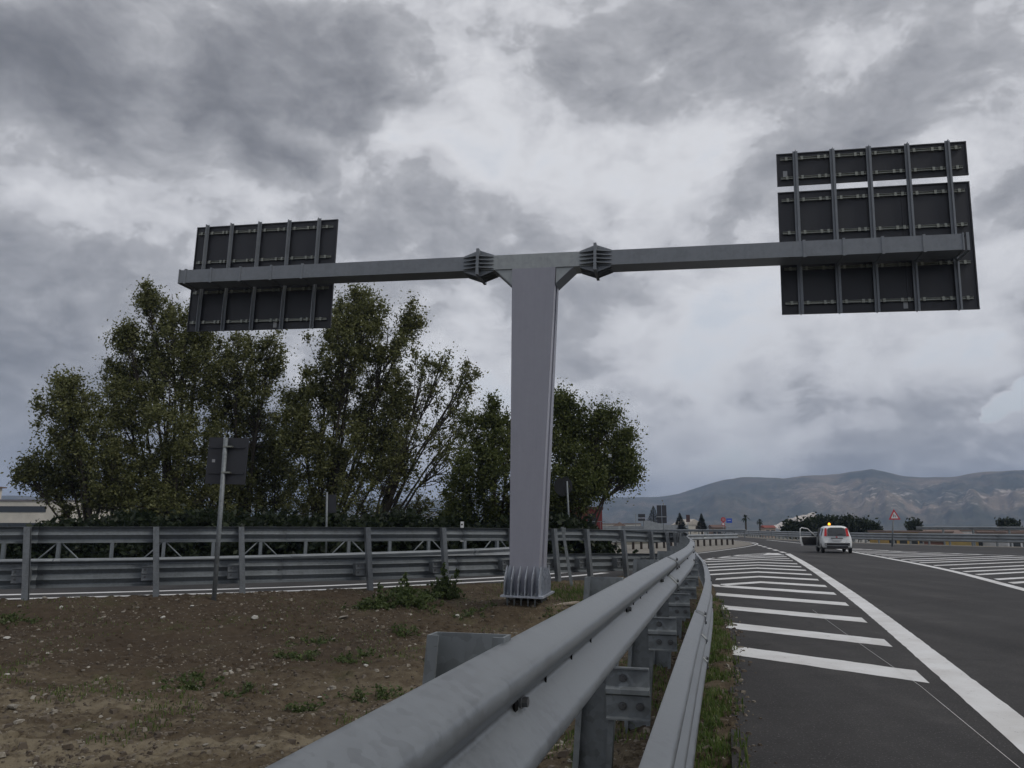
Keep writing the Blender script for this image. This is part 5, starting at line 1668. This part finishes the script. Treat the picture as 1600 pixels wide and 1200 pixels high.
def weed(label, px, py, w, h, seed, stems=0, name='weed', k=1.0, leaf=.022, group='weeds on the earth island'):
    """low leafy weed; optional tall flower stems with smaller leaves"""
    rng = np.random.default_rng(seed); b = on_earth(px, py); root = thing(name, label, 'weed', b, 0, group)
    n = max(10, int(60 * w * h * k / .1)); n = min(n, 420)
    c = np.stack([rng.normal(0, .36, n) * w, rng.normal(0, .30, n) * w, rng.random(n) ** 1.3 * h], 1)
    c[:, 2] *= 1 - .6 * np.clip(np.hypot(c[:, 0], c[:, 1]) / w, 0, 1) ** 1.5
    gz = island_z(c[:, 0] + b.x, c[:, 1] + b.y) - b.z; c[:, 2] += gz
    rad = np.full(n, .07 + .04 * min(1, h)); m = MB()
    for i in range(0, n, max(1, n // 30)):
        q = Vector(c[i]); m.tube([(q.x * .4, q.y * .4, -.04), (q.x * .8, q.y * .8, q.z * .5), q], [.006, .005, .002], 4, False)
    ex = []
    for j in range(stems):
        x0 = rng.uniform(-.4, .4) * w; hh = h * rng.uniform(1.3, 1.9); q0 = Vector((x0, rng.uniform(-.1, .1) * w, 0)); q1 = q0 + Vector((rng.uniform(-.08, .08), 0, hh)); m.tube([q0, q0.lerp(q1, .5) + Vector((.02, 0, 0)), q1], [.008, .006, .003], 5, False)
        for f in np.linspace(.3, 1, 9): ex.append(tuple(q0.lerp(q1, f) + Vector(rng.normal(0, .05 * (1.25 - f), 3))))
    if ex:
        c = np.vstack([c, np.array(ex)]); rad = np.concatenate([rad, np.full(len(ex), .065)])
    v, f = leaf_cloud(c, rad, 16, leaf, rng, .9)
    link('foliage', np_mesh('foliage', v, f, M['leaf_weed']), root); m.build('stem', M['leaf_weed'], root, True)


weed('large spreading green weed bush left of the column with two tall sprigs', 640, 944, .80, .36, 301, 2, 'weed_bush', 1.0, .03)
weed('second leafy weed bush touching the large one just left of the column', 694, 932, .52, .36, 302, 3, 'weed_bush', 1.2, .03)
weed('low left end of the green weeds beside the bush, below the left rail', 585, 950, .50, .22, 303, 1, 'weed_bush', 1.0, .028)
for i, (px, py, w, h, lab) in enumerate([
        (735, 962, .42, .08, 'low flat weed between the bush and the column base'), (300, 1078, .32, .13, 'tufted weed by the slanting grey slab on the lower ground'), (465, 1030, .34, .10, 'weed at the foot of the dark bank, middle of the earth island'),
        (485, 1003, .28, .10, 'weed halfway up the bank left of the weed bush'), (585, 1092, .26, .14, 'upright weed close to the near beam at the lower middle'), (380, 1086, .16, .09, 'tiny pale green seedling clump right of the slab'),
        (478, 1112, .18, .10, 'small bright green seedling clump near the beam in the lower middle'), (628, 990, .26, .14, 'weed on open gravel below the weed bush'), (872, 968, .36, .10, 'weed beside the near beam to the right of the column base'),
        (560, 1030, .30, .10, 'flat weed on the gravel left of the upright post top'), (905, 1190, .12, .12, 'weed under the near beam at the bottom of the picture'), (20, 972, .30, .14, 'weed on the dark bank at the left edge')]):
    weed(lab, px, py, w * 1.45, h, 320 + i, 0, 'weed', .9, .02)
# broken wood and a lump of concrete
for (px, py, l_, a, lab) in [(868, 1172, .26, .55, 'pale broken stick under the near beam'), (850, 1186, .20, .9, 'shorter pale stick crossing another under the near beam')]:
    p = on_earth(px, py); t = thing('wood_stick', lab, 'stick', p, a); m = MB(); m.tube([(-l_ / 2, 0, .02), (0, .006, .026), (l_ / 2, 0, .018)], [.010, .013, .008], 7); m.build('stick', M['wood'], t, True)
p = on_earth(885, 945); t = thing('wood_plank', 'weathered plank lying on the earth right of the column base', 'plank', p, .85); m = MB(); m.box((0, 0, .025), (.75, .12, .03)); m.build('board', M['wood'], t, True)
pp, d_, n_ = NEAR.at(3.1 + 5.0); q = pp + n_ * .42
o = link('concrete_chunk', stone_mesh('concrete_chunk', 240, M['rock']), None, (q.x, q.y, .03), (0, 0, .4)); o.scale = (.07, .05, .07); tag(o, 'grey concrete lump in the grass strip beside the lower beam', 'concrete chunk')


# ------------------------------------------------------------------ mountains
RIDGE = [(-900, 770), (-500, 782), (-200, 772), (0, 776), (30, 774), (90, 778), (200, 781), (500, 782), (800, 780), (900, 780), (960, 778), (1020, 777), (1060, 772), (1095, 761), (1130, 750), (1160, 746), (1190, 746), (1225, 748), (1255, 744), (1290, 742), (1325, 738),
         (1345, 735), (1362, 733.5), (1385, 738), (1410, 744), (1440, 746), (1480, 746), (1510, 741), (1545, 737), (1600, 734), (1700, 730), (1900, 748), (2300, 742)]


def mountains():
    nA, nR = 1000, 110
    pxs = np.linspace(-900, 2300, nA); el = np.interp(pxs, [r[0] for r in RIDGE], [r[1] for r in RIDGE])
    el = el + (fbm(pxs * .03, pxs * 0 + 3, 4) - .5) * 3.0
    dx = (pxs - 800) / FPX; dv = (600 - el) / FPX; dy_ = CP - dv * SP; dz = SP + dv * CP
    az = np.arctan2(dx, dy_)[:, None]; tanE = (dz / np.hypot(dx, dy_))[:, None]
    f = (np.arange(nR) / (nR - 9))[None, :]; px_ = pxs[:, None] + 0 * f; ff = f + 0 * px_
    Rr = 1700 + 1100 * ff
    sp = fbm(px_ * .016, ff * 2.2, 5) - .5; sp2 = fbm(px_ * .06 + 4, ff * 5.0, 4) - .5; sp3 = fbm(px_ * .2, ff * 14.0, 3) - .5
    up = -7 + (tanE * 2800 + 7 + CAM_H) * np.clip(ff ** 1.15 + (sp * .38 + sp2 * .20 + sp3 * .06) * np.sin(PI * np.minimum(1, ff)).clip(0) ** .8, 0, 1)
    z = np.where(ff <= 1, up, CAM_H + tanE * 2800 * (1 - (ff - 1) * 3.0))
    V = np.stack([np.sin(az) * Rr, np.cos(az) * Rr, z], -1).reshape(-1, 3)
    a = (np.arange(nA - 1)[:, None] * nR + np.arange(nR - 1)[None]).ravel()
    F = np.stack([a, a + nR, a + nR + 1, a + 1], 1)
    m = bpy.data.materials.new('mountain_slopes'); m.use_nodes = True
    t = m.node_tree; b = t.nodes['Principled BSDF']; b.inputs['Roughness'].default_value = .95; b.inputs['Specular IOR Level'].default_value = .1
    g = N(t, 'ShaderNodeNewGeometry'); pos = g.outputs['Position']; sx = N(t, 'ShaderNodeSeparateXYZ'); L(t, pos, sx.inputs[0])
    n1_ = noise(t, pos, .009, 9, .68); n2_ = noise(t, pos, .030, 9, .72); n3_ = noise(t, pos, .0025, 4, .5)
    c = ramp(t, n1_.outputs['Fac'], [(.36, (.034, .044, .034)), (.5, (.074, .076, .055)), (.64, (.15, .125, .10))])
    rock = mth(t, 'MULTIPLY', smooth(t, n2_.outputs['Fac'], .54, .60), smooth(t, n3_.outputs['Fac'], .40, .56))
    band_ = mth(t, 'MULTIPLY', smooth(t, sx.outputs['Z'], 25, 60), smooth(t, sx.outputs['Z'], 150, 105))
    side = smooth(t, sx.outputs['X'], 620, 1050)
    rock = mth(t, 'MULTIPLY', mth(t, 'MULTIPLY', rock, band_), side)
    c = mixc(t, mth(t, 'MULTIPLY', rock, .9), c, (.62, .57, .52))
    tan_ = mth(t, 'MULTIPLY', smooth(t, n3_.outputs['Fac'], .48, .62), side)
    c = mixc(t, mth(t, 'MULTIPLY', tan_, .55), c, (.40, .30, .22))
    L(t, c, b.inputs['Base Color'])
    tag(link('mountains', np_mesh('mountains', V, F, m, True)), kind='structure')


mountains()
# pale quarry face rising behind the trees left of the car
def quarry():
    Y = 900
    prof = [(1205, 822), (1222, 815), (1238, 809), (1250, 806), (1262, 803), (1270, 800), (1275, 806), (1284, 812), (1296, 817), (1312, 823)]
    pxs = np.linspace(1205, 1312, 40); top = np.interp(pxs, [p[0] for p in prof], [p[1] for p in prof]) + RNG.normal(0, .35, 40)
    V = []; nR = 9
    for i in range(40):
        q = at(pxs[i], top[i], Y)
        for j in range(nR):
            f = j / (nR - 2)
            zb = -8 + (q.z + 8) * min(1, f) ** .8 * (1 if f <= 1 else .8)
            yy = Y - 60 + 60 * f + RNG.normal(0, 3); V.append((q.x + RNG.normal(0, 1.0), yy, zb))
    a = (np.arange(39)[:, None] * nR + np.arange(nR - 1)[None]).ravel()
    F = np.stack([a, a + nR, a + nR + 1, a + 1], 1)
    tag(link('quarry_hill', np_mesh('quarry_hill', np.array(V), F, mat('quarry_rock', (.62, .56, .50), .9, 0, var=.25, vscale=.05), False)), kind='structure')


quarry()

# ------------------------------------------------------------------ haze
hz = bpy.data.materials.new('haze_air'); hz.use_nodes = True
ht = hz.node_tree; ht.nodes.clear()
ho = N(ht, 'ShaderNodeOutputMaterial'); hv = N(ht, 'ShaderNodeVolumePrincipled')
hv.inputs['Color'].default_value = (.54, .70, 1.0, 1); hv.inputs['Density'].default_value = .00026; hv.inputs['Anisotropy'].default_value = 0
L(ht, hv.outputs[0], ho.inputs['Volume'])
m = MB(); m.box((0, 1400, 160), (13000, 10000, 350)); haze = tag(m.build('haze', hz), kind='stuff')
